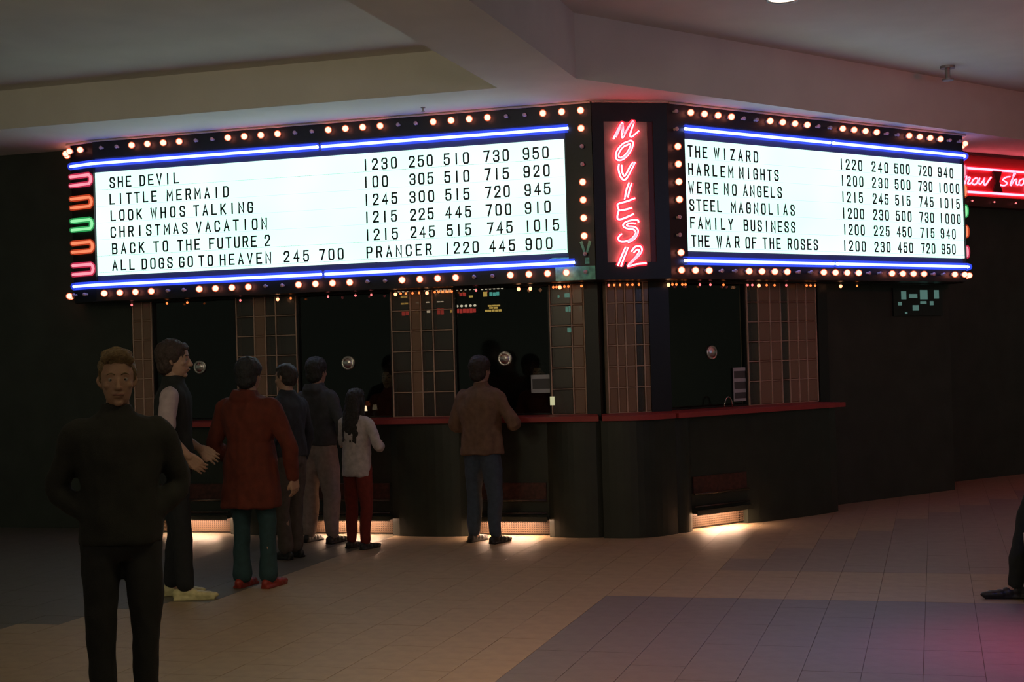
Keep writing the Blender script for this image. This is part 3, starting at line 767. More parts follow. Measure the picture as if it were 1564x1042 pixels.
def fxl(px, z=.6): return (on_plane(px, 700, (0, YF, 0), Vector((0, 1, 0)))).x
fl0, fl1 = fxl(190), P_L.x
segL = [('pier', fl0, fxl(238)), ('bay', fxl(238), fxl(345)), ('pier', fxl(345), fxl(468)), ('bay', fxl(468), fxl(594)), ('pier', fxl(594), fxl(712)), ('bay', fxl(712), fxl(834)), ('pier', fxl(834), fl1)]
counter(frame((0, YF, 0), 0), segL, 'long black ticket counter with red ledge behind the queue', fl0-.05, fl1-.004, 'l')
cc = empty('ticket_counter', 'corner section of the black counter under the MOVIES 12 sign', 'counter', FC)
n = 12; pts = [(0, 0)]
for k in range(1, n): t = k/n; pts.append((WC*t, -.14*math.sin(PI*t)))
ql, qr = FC.inverted() @ WLc, FC.inverted() @ WCr
pts += [(WC, 0), (qr.x-.03, REC-.02), (ql.x+.03, REC-.02)]; pts[0] = (.004, 0)
obj('curved_front', prism(bmesh.new(), pts, 0, Z_LEDGE-.045), M_counter, cc)
lp = [(.006, -.05)]+[(WC*k/n, -.05-.14*math.sin(PI*k/n)) for k in range(1, n)]+[(WC-.006, -.05), (qr.x-.02, REC-.02), (ql.x+.02, REC-.02)]
o = obj('ledge', prism(bmesh.new(), lp, Z_LEDGE-.044, Z_LEDGE), M_ledge, cc); o['label'] = 'red ledge'
def fru(px, py): return (on_plane(px, py, P_R, nR)-P_R).dot(dR)
ucr = fru(1285, 700)
segR = [('pier', 0, fru(1062, 740)), ('bay', fru(1062, 740), fru(1148, 740)), ('pier', fru(1148, 740), ucr)]
counter(FR, segR, 'black ticket counter with red ledge on the right wall', .004, ucr+.03, 'r')

# reflections of bulbs, built as small glowing beads under the marquees
def small_glint(r, m, nm):
    bm = bmesh.new(); tube(bm, [(0, 0, 0), (0, 0, -.015)], r*.6, 8, 0); sphere(bm, (0, 0, -.015-r*.8), r, r, r*1.1, 8, 6, 1)
    me = bpy.data.meshes.new(nm); bm.to_mesh(me); bm.free(); me.materials.append(M_trim); me.materials.append(m); return me
SBm = [small_glint(.011, E_amber, 'small_amber_glint'), small_glint(.011, E_rose, 'small_rose_glint'), small_glint(.017, E_hot, 'large_amber_glint')]
strips = []
for lab, F, W_, items in (('row of amber bulb reflections built as beads under the left marquee', FL, WL,
        [(178, 1), (200, 1), (255, 0), (286, 0), (367, 1), (424, 2), (444, 0), (501, 1), (543, 1), (567, 1), (604, 2), (612, 0), (620, 0), (630, 0), (640, 0), (652, 2), (664, 0), (670, 0), (676, 0), (683, 0), (690, 0), (727, 1), (792, 2), (810, 2), (845, 0), (850, 0), (855, 2), (862, 0), (868, 0), (888, 0), (892, 0)]),
       ('row of amber bulb reflections built as beads under the corner sign', FC, WC, [(921, 1), (930, 0), (938, 0), (947, 0), (958, 0), (966, 0), (980, 0), (985, 0), (992, 0), (999, 0), (1006, 0), (1012, 0)]),
       ('row of amber bulb reflections built as beads under the right marquee', FR, WR, [(1021, 2), (1027, 0), (1033, 0), (1042, 0), (1047, 0), (1069, 1), (1085, 1), (1105, 0), (1142, 1), (1149, 1), (1159, 2), (1171, 0), (1183, 0), (1201, 1), (1232, 0), (1238, 0), (1245, 0), (1284, 2), (1309, 0)])):
    root = empty('bulb_glint_strip', lab, 'light', F)
    obj('glint_rail', B(.2, W_-.2, .28, .33, Z_BOT-.012, Z_BOT-.001), M_black, root)
    for px, k in items:
        u = u_for_px(F, px, Z_BOT-.03, .305)
        u = min(max(u, .21), W_-.21)
        inst(SBm[k], 'bulb', root, Matrix.Translation((u, .305, Z_BOT-.012)))  # each bead stands in for a bulb reflection

# notices, labels and small things on the ledge
def flat(name, F, x0, x1, y, z0, z1, m, label, cat, group=None, t=.004):
    o = obj(name, B(0, x1-x0, 0, t, 0, z1-z0), m, mw=F @ Matrix.Translation((x0, y, z0))); tag(o, label, cat, group); return o
def zpy(F, px, py, y): return (F.inverted() @ on_plane(px, py, F @ Vector((0, y, 0)), F.to_3x3() @ Vector((0, 1, 0))))
def notice(F, pxa, pya, pxb, pyb, label, bands):
    a_ = zpy(F, pxa, pya, .02); b_ = zpy(F, pxb, pyb, .02)
    root = empty('price_notice', label, 'notice', F @ Matrix.Translation((a_.x, .018, b_.z)))
    W_, H_ = b_.x-a_.x, a_.z-b_.z
    obj('card', B(0, W_, 0, .004, 0, H_), mat('dark_card', (.09, .09, .095), .5), root)
    for (z0, z1) in bands: obj('pale_band', B(.006, W_-.006, -.002, 0, z0*H_, z1*H_), M_paper, root)
    obj('pale_band', B(0, .012, -.002, 0, 0, H_), M_paper, root)
notice(WL_F, 811, 573, 841, 600, 'pale bordered price notice in the window left of the narrow pillar', [(.78, 1), (0, .22)])
notice(WR_F, 1119, 562, 1144, 612, 'stacked price notice with four pale bands in the right window', [(.9, 1), (.58, .68), (.26, .36), (0, .08)])
lb = zpy(WL_F, 840, 606, -.02); lb2 = zpy(WL_F, 847, 619, -.02)
flat('sticker', WL_F, lb.x, lb2.x, -.02, lb2.z, lb.z, emit('glowing_yellow_label', (.62, .6, .34), .8), 'small bright yellow label at the left edge of the narrow pillar', 'label')  # label brightness comes from emission in its material
# arched wire holder on the ledge in the right window
bm = bmesh.new(); tube(bm, arc(0, 0, .055, 0, PI, 10, rz=.10), .006, 8)
u_ = ru(1097); o = obj('wire_arch', bm, M_chrome, mw=WR_F @ Matrix.Translation((u_, -.12, Z_LEDGE+.004)), smooth=True)
tag(o, 'small chrome wire arch standing on the red ledge in the right window', 'holder')
# small lit counter lamps
def counter_lamp(F, px, label, col, s, h=.09):
    u = zpy(F, px, 625, -.1).x
    root = empty('counter_lamp', label, 'lamp', F @ Matrix.Translation((u, -.1, Z_LEDGE)))
    bm = bmesh.new(); tube(bm, [(0, 0, 0), (0, 0, .012)], .035, 12); tube(bm, [(0, 0, .012), (0, 0, h)], .006, 6)
    obj('base', bm, M_chrome, root)
    bm = bmesh.new(); tube(bm, [(0, 0, h-.02), (0, 0, h+.03)], [.026, .018], 12)
    obj('shade', bm, emit('lamp_shade_'+label[:6], col, s), root)
counter_lamp(WL_F, 557, 'bright cream counter lamp right of the child with long hair', (1, .75, .45), 1.0)
counter_lamp(WL_F, 546, 'orange counter lamp beside the cream one', (.8, .16, .06), .6, .13)
# menu boards of the refreshment stand inside
yM = yw+4.54; MF = frame((0, yM, 0), 0)
def menu(px0, py0, px1, py1, label, rows_):
    a_ = zpy(MF, px0, py0, -.02); b_ = zpy(MF, px1, py1, -.02)
    root = empty('menu_board', label, 'menu board', MF @ Matrix.Translation((a_.x, 0, b_.z)))
    W_, H_ = b_.x-a_.x, a_.z-b_.z
    obj('board', B(0, W_, -.01, .05, 0, H_), M_black, root)
    for kind, x0, x1, y0, y1, col in rows_:
        X0, X1 = (x0-px0)/(px1-px0)*W_, (x1-px0)/(px1-px0)*W_; Z0, Z1_ = (1-(y1-py0)/(py1-py0))*H_, (1-(y0-py0)/(py1-py0))*H_
        if kind == 'dots':
            n_ = max(2, int(round((x1-x0)/6.6)))
            for k in range(n_):
                bm = bmesh.new(); sphere(bm, (X0+(k+.5)*(X1-X0)/n_, -.02, (Z0+Z1_)/2), .019, .012, .015, 8, 6)
                obj('bulb', bm, col, root)
        else:
            bm = bmesh.new(); n_ = max(1, int(round((X1-X0)/.05)))
            for k in range(n_):
                g_ = (X1-X0)/n_; zz0 = Z0+(random.random()*.12)*(Z1_-Z0); box(bm, X0+k*g_+.004, X0+(k+1)*g_-.004, -.014, -.01, zz0, Z1_-(random.random()*.12)*(Z1_-Z0))
            obj('lit_line', bm, col, root)
E_w = emit('menu_white', (1, .82, .62), 1.0); E_r = emit('menu_red', (.75, .06, .05), .7); E_c = emit('menu_cyan', (.15, .62, .55), .75)
E_y = emit('menu_yellow', (.9, .55, .13), .8)
menu(694, 438, 731, 480, 'lit menu board with red line and pale dots inside, left of the pair', [('dots', 694, 729, 440, 444.5, E_w), ('bar', 701, 712, 447.5, 453, E_r), ('bar', 716, 723, 452, 455, E_y), ('dots', 694, 729, 465, 469, E_w), ('bar', 695, 727, 471, 477.5, E_r)])
menu(733, 436, 772, 478, 'lit menu board with cyan and yellow lines inside, right of the pair', [('dots', 733, 771, 439, 443.5, E_w), ('bar', 737, 744, 445, 453.5, E_y), ('bar', 747, 763, 446.5, 452.5, E_c), ('bar', 744, 764, 465.5, 468, E_y), ('bar', 746, 760, 468.6, 471.3, E_y), ('bar', 739, 766, 472, 475.5, E_y)])
menu(602, 438, 692, 482, 'lit menu board seen through the glass block pillar', [('dots', 606, 690, 443, 447, E_w), ('bar', 611, 622, 452, 454.5, E_y), ('bar', 668, 690, 445, 450, E_hot), ('bar', 611, 623, 461.5, 464, E_y), ('bar', 634, 640, 461, 463, E_w), ('bar', 650, 656, 461, 463, E_w), ('bar', 667, 678, 461, 463, E_w),
     ('bar', 612, 624, 473, 480, E_r), ('bar', 634, 638, 473, 477, E_y), ('bar', 651, 657, 472, 477, E_w), ('bar', 667, 678, 471, 480, E_r), ('bar', 687, 691, 473, 478, E_y)])
# teal lit board seen through the narrow pillar
menu(845, 445, 894, 512, 'pale teal lit board inside, behind the narrow pillar', [('bar', 862, 871, 448, 455, E_c), ('bar', 851, 855, 451, 455, E_c), ('bar', 863, 873, 468, 477, E_c), ('bar', 886, 890, 468, 476, E_c), ('bar', 865, 872, 500, 508, E_c)])
# reflection of sign letters, built as small glowing teal patches on the set back wall, low right
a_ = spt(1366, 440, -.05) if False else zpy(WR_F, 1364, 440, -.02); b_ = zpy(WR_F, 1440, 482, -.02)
root = empty('sign_reflection', 'dim teal sign reflection built as glowing patches on the dark wall below the right marquee', 'reflection', WR_F @ Matrix.Translation((a_.x, 0, b_.z)))
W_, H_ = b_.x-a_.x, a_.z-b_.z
obj('reflection_backing', B(0, W_, -.02, 0, 0, H_), M_black, root)
E_t = emit('teal_reflection', (.075, .15, .13), 1)
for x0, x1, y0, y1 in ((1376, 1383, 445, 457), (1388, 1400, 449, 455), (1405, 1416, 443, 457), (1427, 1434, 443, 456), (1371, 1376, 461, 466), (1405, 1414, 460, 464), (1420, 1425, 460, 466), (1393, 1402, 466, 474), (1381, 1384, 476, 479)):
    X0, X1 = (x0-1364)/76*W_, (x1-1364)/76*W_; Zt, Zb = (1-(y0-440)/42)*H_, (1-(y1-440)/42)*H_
    obj('reflected_glyph', B(X0, X1, -.026, -.02, Zb, Zt), E_t, root)

# ceiling fittings
def sprinkler(px, py, z, label, s=1.0):
    p = on_z(px, py, z)
    root = empty('sprinkler_head', label, 'sprinkler', Matrix.Translation(p))
    bm = bmesh.new(); tube(bm, [(0, 0, 0), (0, 0, -.012*s)], .035*s, 12); obj('escutcheon', bm, M_steel, root)
    bm = bmesh.new(); tube(bm, [(0, 0, -.012*s), (0, 0, -.06*s)], .012*s, 8); obj('nozzle', bm, M_steel, root)
    bm = bmesh.new(); tube(bm, [(0, 0, -.06*s), (0, 0, -.068*s)], .028*s, 12); obj('deflector', bm, M_steel, root)
sprinkler(646, 164, ZS, 'small sprinkler head on the low soffit above the left marquee', .6)
sprinkler(1447, 101, HUR, 'sprinkler head on the raised ceiling at the upper right', 2.2)
p = on_z(1196, -3, HUR)
root = empty('downlight', 'round recessed downlight at the top edge of the ceiling', 'light', Matrix.Translation(p))
bm = bmesh.new(); tube(bm, [(.13*math.cos(t*2*PI/24), .13*math.sin(t*2*PI/24), -.006) for t in range(24)], .012, 6, closed=True); obj('trim_ring', bm, M_steel, root, smooth=True)
bm = bmesh.new(); tube(bm, [(0, 0, 0), (0, 0, -.006)], .12, 24); obj('lens', bm, emit('downlight_lens', (1, .92, .8), 1.6), root)

# ================================================================== PEOPLE
def remesh(bm, vox, name, m, parent, mw=None, fold=0, fs=9, sm=4, seed=0):
    me = bpy.data.meshes.new(name); bm.to_mesh(me); bm.free()
    o = bpy.data.objects.new(name, me); C.objects.link(o)
    md = o.modifiers.new('r', 'REMESH'); md.mode = 'VOXEL'; md.voxel_size = vox
    if sm:
        s = o.modifiers.new('s', 'SMOOTH'); s.factor = .5; s.iterations = sm
    dg = bpy.context.evaluated_depsgraph_get(); dg.update()
    me2 = bpy.data.meshes.new_from_object(o.evaluated_get(dg)); bpy.data.objects.remove(o); bpy.data.meshes.remove(me)
    me2.name = name
    if fold:
        me2.update()
        nr = [v.normal.copy() for v in me2.vertices]
        for v, nn in zip(me2.vertices, nr):
            p = v.co*fs+Vector((seed*3.1, 0, 0)); p.z *= .55
            v.co += nn*fold*(noise.noise(p)+.5*noise.noise(p*2.3))
    me2.materials.clear()
    return obj(name, me2, m, parent, mw, smooth=True)
def ell(bm, rings, seg=20, power=1.0):
    """loft of (cx, cy, z, rx, ry)"""
    R = []
    for cx, cy, z, rx, ry in rings:
        L = []
        for k in range(seg):
            a = 2*PI*k/seg; c, s = math.cos(a), math.sin(a)
            c = math.copysign(abs(c)**power, c); s = math.copysign(abs(s)**power, s)
            L.append(bm.verts.new((cx+rx*c, cy+ry*s, z)))
        R.append(L)
    for A, Bq in zip(R, R[1:]):
        for k in range(seg): bm.faces.new((A[k], A[(k+1) % seg], Bq[(k+1) % seg], Bq[k]))
    bm.faces.new(R[0][::-1]); bm.faces.new(R[-1])
def limb(bm, pts, rad, seg=14):
    P = smooth_pts([(*p, r) for p, r in zip(pts, rad)], 4)
    tube(bm, [p[:3] for p in P], [p[3] for p in P], seg)
    for p in (P[0], P[-1]): sphere(bm, p[:3], p[3]*.98, seg=12, rings=8)
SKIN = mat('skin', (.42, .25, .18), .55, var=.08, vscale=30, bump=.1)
def hand(bm, wrist, elbow, side, palm_in, curl=.5):
    """five fingers; wrist->direction continues the forearm"""
    d = (wrist-elbow).normalized(); n = palm_in - d*palm_in.dot(d)
    n = n.normalized() if n.length > .1 else d.orthogonal().normalized()
    w_ = d.cross(n)                                # across the palm
    if side < 0: w_ = -w_
    pc = [wrist, wrist+d*.04, wrist+d*.085]
    for k in range(-2, 3):
        limb(bm, [pc[0]+w_*k*.010, pc[1]+w_*k*.016, pc[2]+w_*k*.018], [.014, .013, .011], 8)
    for k, L in zip((-1.5, -.5, .5, 1.5), (.075, .083, .078, .060)):
        p = wrist+d*.080+w_*k*.0205; pts = [p]; dd = (d+w_*k*.07).normalized()
        for j, f in enumerate((.45, .32, .23)):
            ang = curl*(.5+.35*j); dd = (dd*math.cos(ang)+n*math.sin(ang)).normalized(); nn = n-dd*n.dot(dd)
            n2 = nn.normalized() if nn.length > .05 else n
            p = p+dd*L*f; pts.append(p)
        limb(bm, pts, [.0092, .0082, .0078, .0072], 8)
    b0 = wrist+d*.025-w_*.028
    limb(bm, [b0, b0+d*.03-w_*.020+n*.012, b0+d*.058-w_*.022+n*.026], [.013, .011, .009], 8)
def person(label, loc, rot, H, o):
    s = H/1.75; f = o.get('build', 1.0)
    root = empty('person', label, 'person', Matrix.Translation(loc) @ Matrix.Rotation(rot, 4, 'Z') @ Matrix.Scale(s, 4), None)
    V_ = lambda *a: Vector(a)
    lean = o.get('lean', 0.0)
    hip = [V_(-.09, 0, .90), V_(.09, 0, .90)]
    st = o.get('stance', ((-.10, 0), (.10, 0)))
    knees = o.get('knees') or [V_(st[i][0]*.6+(-.045 if i == 0 else .045)*1.0, st[i][1]*.5+.02, .48) for i in (0, 1)]
    ank = [V_(st[i][0], st[i][1], o.get('ankz', (.085, .085))[i]) for i in (0, 1)]
    sh = [V_(-.180*f, 0+lean, 1.385), V_(.180*f, 0+lean, 1.385)]
    el = o.get('elbows', (V_(-.25*f, -.02, 1.12), V_(.25*f, -.02, 1.12)))
    wr = o.get('wrists', (V_(-.25*f, .06, .88), V_(.25*f, .06, .88)))
    el = [Vector(e) for e in el]; wr = [Vector(e) for e in wr]
    ht = o.get('headturn', 0.0)
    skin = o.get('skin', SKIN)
    # ---- one continuous body
    bm = bmesh.new()
    ell(bm, [(0, 0, .84, .10, .075), (0, 0, .90, .145, .10), (0, 0, .98, .15, .10), (0, 0, 1.08, .125, .088), (0, lean*.5, 1.2, .14, .10), (0, lean*.8, 1.32, .155, .105), (0, lean, 1.40, .15, .09), (0, lean, 1.45, .09, .07), (0, lean+.0, 1.49, .055, .058), (0, lean+.01, 1.56, .05, .055)])
    for i in (0, 1):
        sd = -1 if i == 0 else 1
        limb(bm, [hip[i], hip[i].lerp(knees[i], .5), knees[i], knees[i].lerp(ank[i], .4)+V_(0, -.012, 0), ank[i]], [.082, .07, .052, .05, .036])
        limb(bm, [ank[i], ank[i]+V_(sd*.008, .05, -.04), ank[i]+V_(sd*.015, .13, -.055)], [.036, .032, .024], 10)
        limb(bm, [sh[i]-V_(sd*.03, 0, 0), sh[i], sh[i].lerp(el[i], .5), el[i], el[i].lerp(wr[i], .4), wr[i]], [.05, .05, .043, .036, .036, .025])
        hand(bm, wr[i], el[i], sd, V_(-sd, .25, 0) if not o.get('palmdown') else V_(0, .3, -1), o.get('curl', .45))
    # head: skull, jaw, nose, brow, lips, ears (turned on the neck)
    hb = bmesh.new(); c = V_(0, .01, 0)
    ell(hb, [(0, .035, -.118, .022, .020), (0, .032, -.108, .040, .038), (0, .025, -.085, .054, .060), (0, .018, -.05, .064, .078), (0, .010, -.01, .071, .090), (0, .004, .035, .076, .097), (0, .0, .075, .071, .092), (0, -.003, .105, .052, .07), (0, -.004, .120, .022, .03)], 24)
    limb(hb, [(0, .094, .012), (0, .108, -.016), (0, .116, -.034)], [.009, .011, .0135], 8)
    for sx in (-1, 1):
        limb(hb, [(sx*.012, .092, .025), (sx*.03, .088, .03), (sx*.048, .074, .024)], [.008, .009, .008], 8)
        sphere(hb, (sx*.011, .104, -.036), .009)
        limb(hb, [(sx*.074, -.006, .022), (sx*.082, -.014, .0), (sx*.075, -.006, -.026)], [.010, .013, .008], 8)
        sphere(hb, (sx*.042, .062, -.022), .024, .022, .02)
    limb(hb, [(-.024, .088, -.062), (0, .098, -.060), (.024, .088, -.062)], [.005, .0075, .005], 8)
    limb(hb, [(-.020, .084, -.072), (0, .094, -.073), (.020, .084, -.072)], [.005, .0085, .005], 8)
    sphere(hb, (0, .072, -.104), .022, .018, .016)
    HM = Matrix.Translation((0, lean+.015, 1.63)) @ Matrix.Rotation(ht, 4, 'Z') @ Matrix.Rotation(o.get('nod', 0), 4, 'X')
    bmesh.ops.transform(hb, matrix=HM, verts=hb.verts)
    tmp = bpy.data.meshes.new('t'); hb.to_mesh(tmp); hb.free(); bm.from_mesh(tmp); bpy.data.meshes.remove(tmp)
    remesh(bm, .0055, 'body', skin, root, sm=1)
    me_w = mat('eye_white', (.24, .20, .17), .35); me_i = mat('iris', (.03, .02, .015), .2)
    for sx in (-1, 1):
        eb = bmesh.new(); sphere(eb, (sx*.031, .0808, .004), .0125, seg=12, rings=8, mi=0); sphere(eb, (sx*.031, .0890, .004), .0068, .005, .0065, 10, 6, 1)
        obj('eye', eb, (me_w, me_i), root, HM, smooth=True)
    lb = bmesh.new()
    tube(lb, smooth_pts([(-.023, .0925, -.0655), (-.010, .101, -.064), (0, .1025, -.0655), (.010, .101, -.064), (.023, .0925, -.0655)], 3), .0045, 8)
    obj('lips', lb, mat('lips', (.20, .08, .06), .5), root, HM, smooth=True)
    # ---- hair
    hr = o.get('hair', (.05, .035, .025)); hm = mat('hair_%d_%d_%d' % tuple(int(c_*999) for c_ in hr), hr, .5, var=.35, vscale=60, bump=.8, bscale=160)
    bm = bmesh.new(); hs = o.get('hairstyle', 'short')
    th = .012 if hs in ('short', 'quiff') else .020
    ell(bm, [(0, -.045, -.07, .045, .04), (0, -.04, -.03, .066+th*.8, .062+th*.6), (0, -.03, .02, .073+th, .078+th), (0, -.020, .06, .074+th, .088+th), (0, -.008, .085, .069+th, .090+th), (0, -.006, .112, .052+th, .07+th), (0, -.006, .126+th*.4, .025, .03)], 24)
    for sx in (-1, 1): limb(bm, [(sx*.074, .03, .05), (sx*.078, .012, .02), (sx*.074, .008, -.01)], [.012, .010, .005], 8)
    if hs == 'quiff':
        limb(bm, [(-.055, .07, .095), (-.02, .088, .118), (.02, .088, .120), (.055, .07, .098)], [.022, .026, .026, .022], 10)
        limb(bm, [(-.05, .0, .118), (0, .01, .132), (.05, 0, .118)], [.022, .026, .022], 10)
    if hs == 'full':
        sphere(bm, (0, -.02, .05), .105, .115, .10); sphere(bm, (0, -.05, -.03), .085, .07, .08)
    if hs == 'long':
        ell(bm, [(0, -.10, -.50, .07, .02), (0, -.11, -.45, .11, .035), (0, -.105, -.3, .125, .045), (0, -.085, -.15, .115, .055), (0, -.06, -.04, .10, .07), (0, -.03, .05, .092, .10)], 20)
        for sx in (-1, 1): limb(bm, [(sx*.08, .02, .05), (sx*.092, .0, -.06), (sx*.10, -.02, -.2)], [.02, .026, .03], 10)
    for sx in (-1, 1):
        eb = bmesh.new(); tube(eb, smooth_pts([(sx*.014, .0985, .026), (sx*.03, .0955, .033), (sx*.047, .082, .027)], 3), .0036, 6)
        obj('eyebrow', eb, hm, root, HM, smooth=True)
    h_ = remesh(bm, .008, 'hair', hm, root, HM, fold=.008, fs=38, sm=2)
    # ---- trousers
    pc = o.get('pants', (.03, .04, .06)); pm = mat('cloth_%d_%d_%d' % tuple(int(c_*999) for c_ in pc), pc, .85, var=.15, vscale=25, bump=.3, bscale=300)
    lz = o.get('loose', 1.0)
    bm = bmesh.new()
    ell(bm, [(0, 0, .80, .12, .085), (0, 0, .86, .168, .118), (0, 0, .94, .172, .122), (0, 0, 1.02, .155, .112), (0, 0, 1.05, .148, .108)])
    for i in (0, 1):
        sd = -1 if i == 0 else 1
        a2 = ank[i]+V_(0, 0, .015)
        limb(bm, [hip[i]+V_(0, 0, -.02), hip[i].lerp(knees[i], .5), knees[i], knees[i].lerp(a2, .5), a2], [.098*lz, .088*lz, .070*lz, .064*lz, o.get('cuff', .055)])
    if o.get('pants_on', True): remesh(bm, .011, 'trousers', pm, root, fold=.011, fs=10, seed=len(label))
    else: bm.free()
    # ---- top
    tc = o.get('top', (.03, .03, .03)); tm = mat('cloth_%d_%d_%d' % tuple(int(c_*999) for c_ in tc), tc, .85, var=.18, vscale=20, bump=.35, bscale=250)
    hem = o.get('hem', .92); fl = o.get('flare', 1.0); tk = o.get('thick', 1.0)
    def torso(bm, k=1.0, sleeves=True):
        rings = [(0, 0, hem, .185*fl*k*tk, .135*fl*k*tk)]
        if hem < .8: rings.append((0, 0, (hem+.95)/2, .188*tk*(1+fl)/2*k, .137*tk*(1+fl)/2*k))
        rings += [(0, 0, .98, .184*k*tk, .132*k*tk), (0, lean*.4, 1.12, .165*k*tk, .125*k*tk), (0, lean*.7, 1.26, .182*k*f*tk, .132*k*tk), (0, lean, 1.37, .192*k*f*tk, .122*k*tk), (0, lean, 1.42, .172*k*f*tk, .105*k*tk), (0, lean, 1.45, .135*k*f*tk, .092*k*tk), (0, lean, 1.48, .088*k, .080*k), (0, lean, 1.50, .068*k, .068*k)]
        rings.sort(key=lambda r: r[2]); ell(bm, rings)
    bm = bmesh.new(); torso(bm)
    vest = o.get('sleeve')
    def arms(bm, k=1.0, full=True):
        for i in (0, 1):
            sd = -1 if i == 0 else 1
            w2 = wr[i]+(wr[i]-el[i]).normalized()*-.01
            P = [sh[i]-V_(sd*.075, 0, -.012), sh[i]+V_(0, 0, 0), sh[i].lerp(el[i], .5), el[i]]; R_ = [.055, .062*k*tk, .060*k*tk, .055*k*tk]
            if full: P += [el[i].lerp(w2, .5), w2]; R_ += [.052*k*tk, .040*k*tk]
            limb(bm, P, R_)
    if vest:
        sb = bmesh.new(); arms(sb, 1.08, o.get('longsleeve', False))
        sm_ = mat('cloth_%d_%d_%d' % tuple(int(c_*999) for c_ in vest), vest, .85, var=.12, vscale=20, bump=.3, bscale=250)
        x_ = remesh(sb, .011, 'sleeves', sm_, root, fold=.012, fs=11, seed=3); x_['label'] = o.get('sleevelabel', 'pale sleeves')
    else: arms(bm)
    if o.get('hood'): ell(bm, [(0, -.06, 1.40, .10, .06), (0, -.075, 1.46, .115, .065), (0, -.06, 1.52, .095, .055)])
    if o.get('collar', True): ell(bm, [(0, lean, 1.46, .085, .085), (0, lean, 1.51, .072, .076), (0, lean, 1.525, .068, .07)])
    t_ = remesh(bm, .011, o.get('topname', 'jacket'), tm, root, fold=.014*o.get('foldk', 1), fs=8, seed=len(label)+5)
    # ---- shoes
    sc = o.get('shoes', (.015, .015, .015)); smt = mat('leather_%d_%d_%d' % tuple(int(c_*999) for c_ in sc), sc, .45, var=.15, vscale=30)
    for i in (0, 1):
        sd = -1 if i == 0 else 1
        a2 = ank[i]
        bm = bmesh.new()
        for (yy, zz, rx, rz) in ((-.045, -.045, .034, .038), (0, -.035, .037, .048), (.05, -.045, .04, .038), (.10, -.052, .044, .030), (.15, -.055, .040, .026), (.185, -.058, .028, .022)):
            sphere(bm, (a2.x+sd*.006+sd*yy*.08, a2.y+yy, a2.z+zz), rx, .045, rz, 12, 8)
        box(bm, a2.x-.036+sd*.008, a2.x+.036+sd*.012, a2.y-.075, a2.y+.2, a2.z-.085, a2.z-.065)
        remesh(bm, .007, 'shoe', smt, root, sm=3)
    return root
def feet(px, py):
    p = on_z(px, py, 0); return (p.x, p.y, 0)
def toward(p, q): return math.atan2(q[1]-p[1], q[0]-p[0])-PI/2      # rotation so that local +y faces q
# 1 man facing the lens, dark clothes, light brown hair
d = ray(182, 700); t = 6.65/ d.dot(fw); P1 = EYE+d*t; P1 = (P1.x, P1.y, 0)
person('man with light brown hair in dark clothes facing the viewer, nearest figure on the left', P1, toward(P1, (0.3, 0, 0)), 1.75,
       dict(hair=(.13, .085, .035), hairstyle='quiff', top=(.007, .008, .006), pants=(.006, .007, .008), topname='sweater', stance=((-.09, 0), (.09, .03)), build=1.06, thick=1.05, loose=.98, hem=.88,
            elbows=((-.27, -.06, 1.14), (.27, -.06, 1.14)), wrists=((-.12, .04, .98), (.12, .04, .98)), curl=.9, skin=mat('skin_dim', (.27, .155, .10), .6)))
# 2 tall person with pale sleeves and white shoes, seen from the right side
P2 = feet(272, 913)
person('tall person in dark vest with pale sleeves and white shoes, behind the nearest man', P2, -PI/2+.15+.25, 1.85,
       dict(hair=(.05, .03, .025), hairstyle='full', top=(.014, .017, .017), topname='vest', sleeve=(.46, .36, .38), pants=(.012, .014, .018), shoes=(.62, .56, .30), stance=((-.09, -.05), (.10, .06)), hem=.88,
            elbows=((-.24, -.03, 1.13), (.30, -.02, 1.14)), wrists=((-.22, .16, 1.0), (.26, .13, .98)), cuff=.06))
# 3 long red coat
P3 = feet(388, 898)
person('person in long red coat, teal jeans and red shoes seen from behind', P3, -.10, 1.71,
       dict(hair=(.018, .018, .022), hairstyle='full', top=(.115, .018, .008), topname='coat', pants=(.02, .055, .065), shoes=(.28, .03, .02), hem=.62, flare=1.12, thick=1.18, build=1.12, foldk=1.3, stance=((-.10, 0), (.11, .04)), cuff=.075,
            elbows=((-.33, .0, 1.10), (.34, .02, 1.08)), wrists=((-.27, .16, .96), (.33, .08, .84)), hood=True))
# 4 person half hidden behind the red coat
P4 = feet(446, 853)
person('person in dark blue top looking left, half hidden behind the red coat', P4, PI/2-.3, 1.66,
       dict(hair=(.03, .022, .02), top=(.025, .028, .036), topname='jacket', pants=(.10, .078, .065), stance=((-.08, 0), (.08, .02)), cuff=.07, loose=1.05))
# 5 grey jacket, pale trousers
P5 = feet(490, 829)
person('person in dark grey jacket and pale pinkish trousers seen from behind', P5, -.25, 1.70,
       dict(hair=(.02, .018, .016), hairstyle='full', top=(.062, .060, .068), pants=(.36, .27, .25), stance=((-.13, 0), (.14, .0)), hem=.93, thick=1.08, loose=1.22, cuff=.065, hood=True,
            elbows=((-.28, .0, 1.13), (.28, .0, 1.13)), wrists=((-.20, .14, 1.0), (.20, .14, 1.0))))
# 6 child with long hair
P6 = feet(549, 838)
person('child with long dark hair, white sweater and red trousers seen from behind', P6, -.35, 1.42,
       dict(hair=(.022, .016, .014), hairstyle='long', top=(.50, .42, .42), pants=(.19, .022, .014), topname='sweater', stance=((-.11, 0), (.11, -.02)), hem=.80, thick=1.0, cuff=.055, shoes=(.02, .02, .02),
            elbows=((-.24, .03, 1.17), (.33, .0, 1.12)), wrists=((-.12, .2, 1.2), (.20, .18, 1.13))))
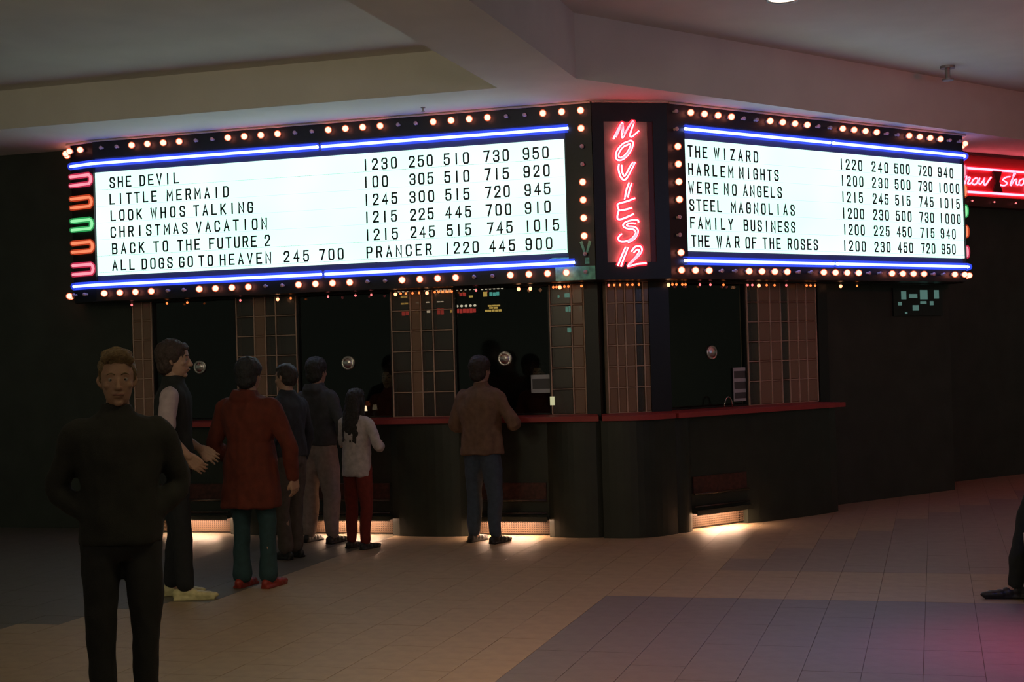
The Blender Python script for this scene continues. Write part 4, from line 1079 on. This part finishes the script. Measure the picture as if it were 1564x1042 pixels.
# 7 tan jacket at the window
P7 = feet(740, 829)
person('person in brown tan jacket and blue jeans standing at a ticket window', P7, -.35, 1.67,
       dict(hair=(.03, .02, .018), hairstyle='full', top=(.17, .095, .065), pants=(.05, .07, .11), stance=((-.12, 0), (.13, .0)), hem=.84, thick=1.2, build=1.12, flare=1.05, foldk=1.5, loose=1.1,
            elbows=((-.31, .0, 1.10), (.37, .02, 1.13)), wrists=((-.18, .2, 1.14), (.20, .24, 1.16)), cuff=.06))
# 8 walker leaving at the right edge
P8 = feet(1614, 911)
p8 = person('person in dark clothes walking left at the right edge of the picture', P8, PI/2+.1, 1.74,
       dict(hair=(.03, .025, .02), top=(.02, .024, .02), pants=(.016, .022, .018), stance=((-.08, .27), (.09, -.30)), knees=[Vector((-.085, .19, .49)), Vector((.09, -.05, .47))], ankz=(.085, .13), hem=.90,
            elbows=((-.27, .0, 1.13), (.27, -.1, 1.13)), wrists=((-.32, .08, .88), (.26, -.10, .90))))
# pale tote carried on the far side
bp = p8.matrix_basis @ Vector((-.33, .08, 0))
tb = empty('tote_bag', 'pale tote bag hanging beside the dark walker at the right edge', 'bag', Matrix.Translation((bp.x, bp.y, -.08)) @ Matrix.Rotation(PI/2+.1, 4, 'Z'))
bm = bmesh.new(); ell(bm, [(0, 0, .20, .05, .15), (0, 0, .30, .055, .16), (0, 0, .46, .045, .165), (0, 0, .54, .03, .17)], 20, .7)
obj('bag_body', bm, mat('pale_canvas', (.5, .42, .34), .85, var=.1), tb, smooth=True)
for sx in (-1, 1):
    bm = bmesh.new(); tube(bm, smooth_pts([(sx*.03, -.10, .53), (sx*.015, -.05, .72), (0, 0, .80), (sx*.015, .05, .72), (sx*.03, .10, .53)], 4), .008, 6); obj('handle', bm, MATS['pale_canvas'], tb, smooth=True)
# ticket sellers behind the glass
for px, lab, hc, tcol in ((563, 'ticket seller in red top behind the glass above the child', (.04, .02, .015), (.16, .03, .025)),
                          (801, 'ticket seller in dark red top behind the glass right of the tan jacket', (.03, .02, .018), (.12, .03, .03))):
    x_ = lx(px)
    person(lab, (x_, yw+.55, 0), PI, 1.60, dict(hair=hc, top=tcol, topname='shirt', pants=(.02, .02, .02), hairstyle='full',
           elbows=((-.26, .02, 1.14), (.26, .02, 1.14)), wrists=((-.16, .22, 1.16), (.16, .22, 1.16)), palmdown=True))
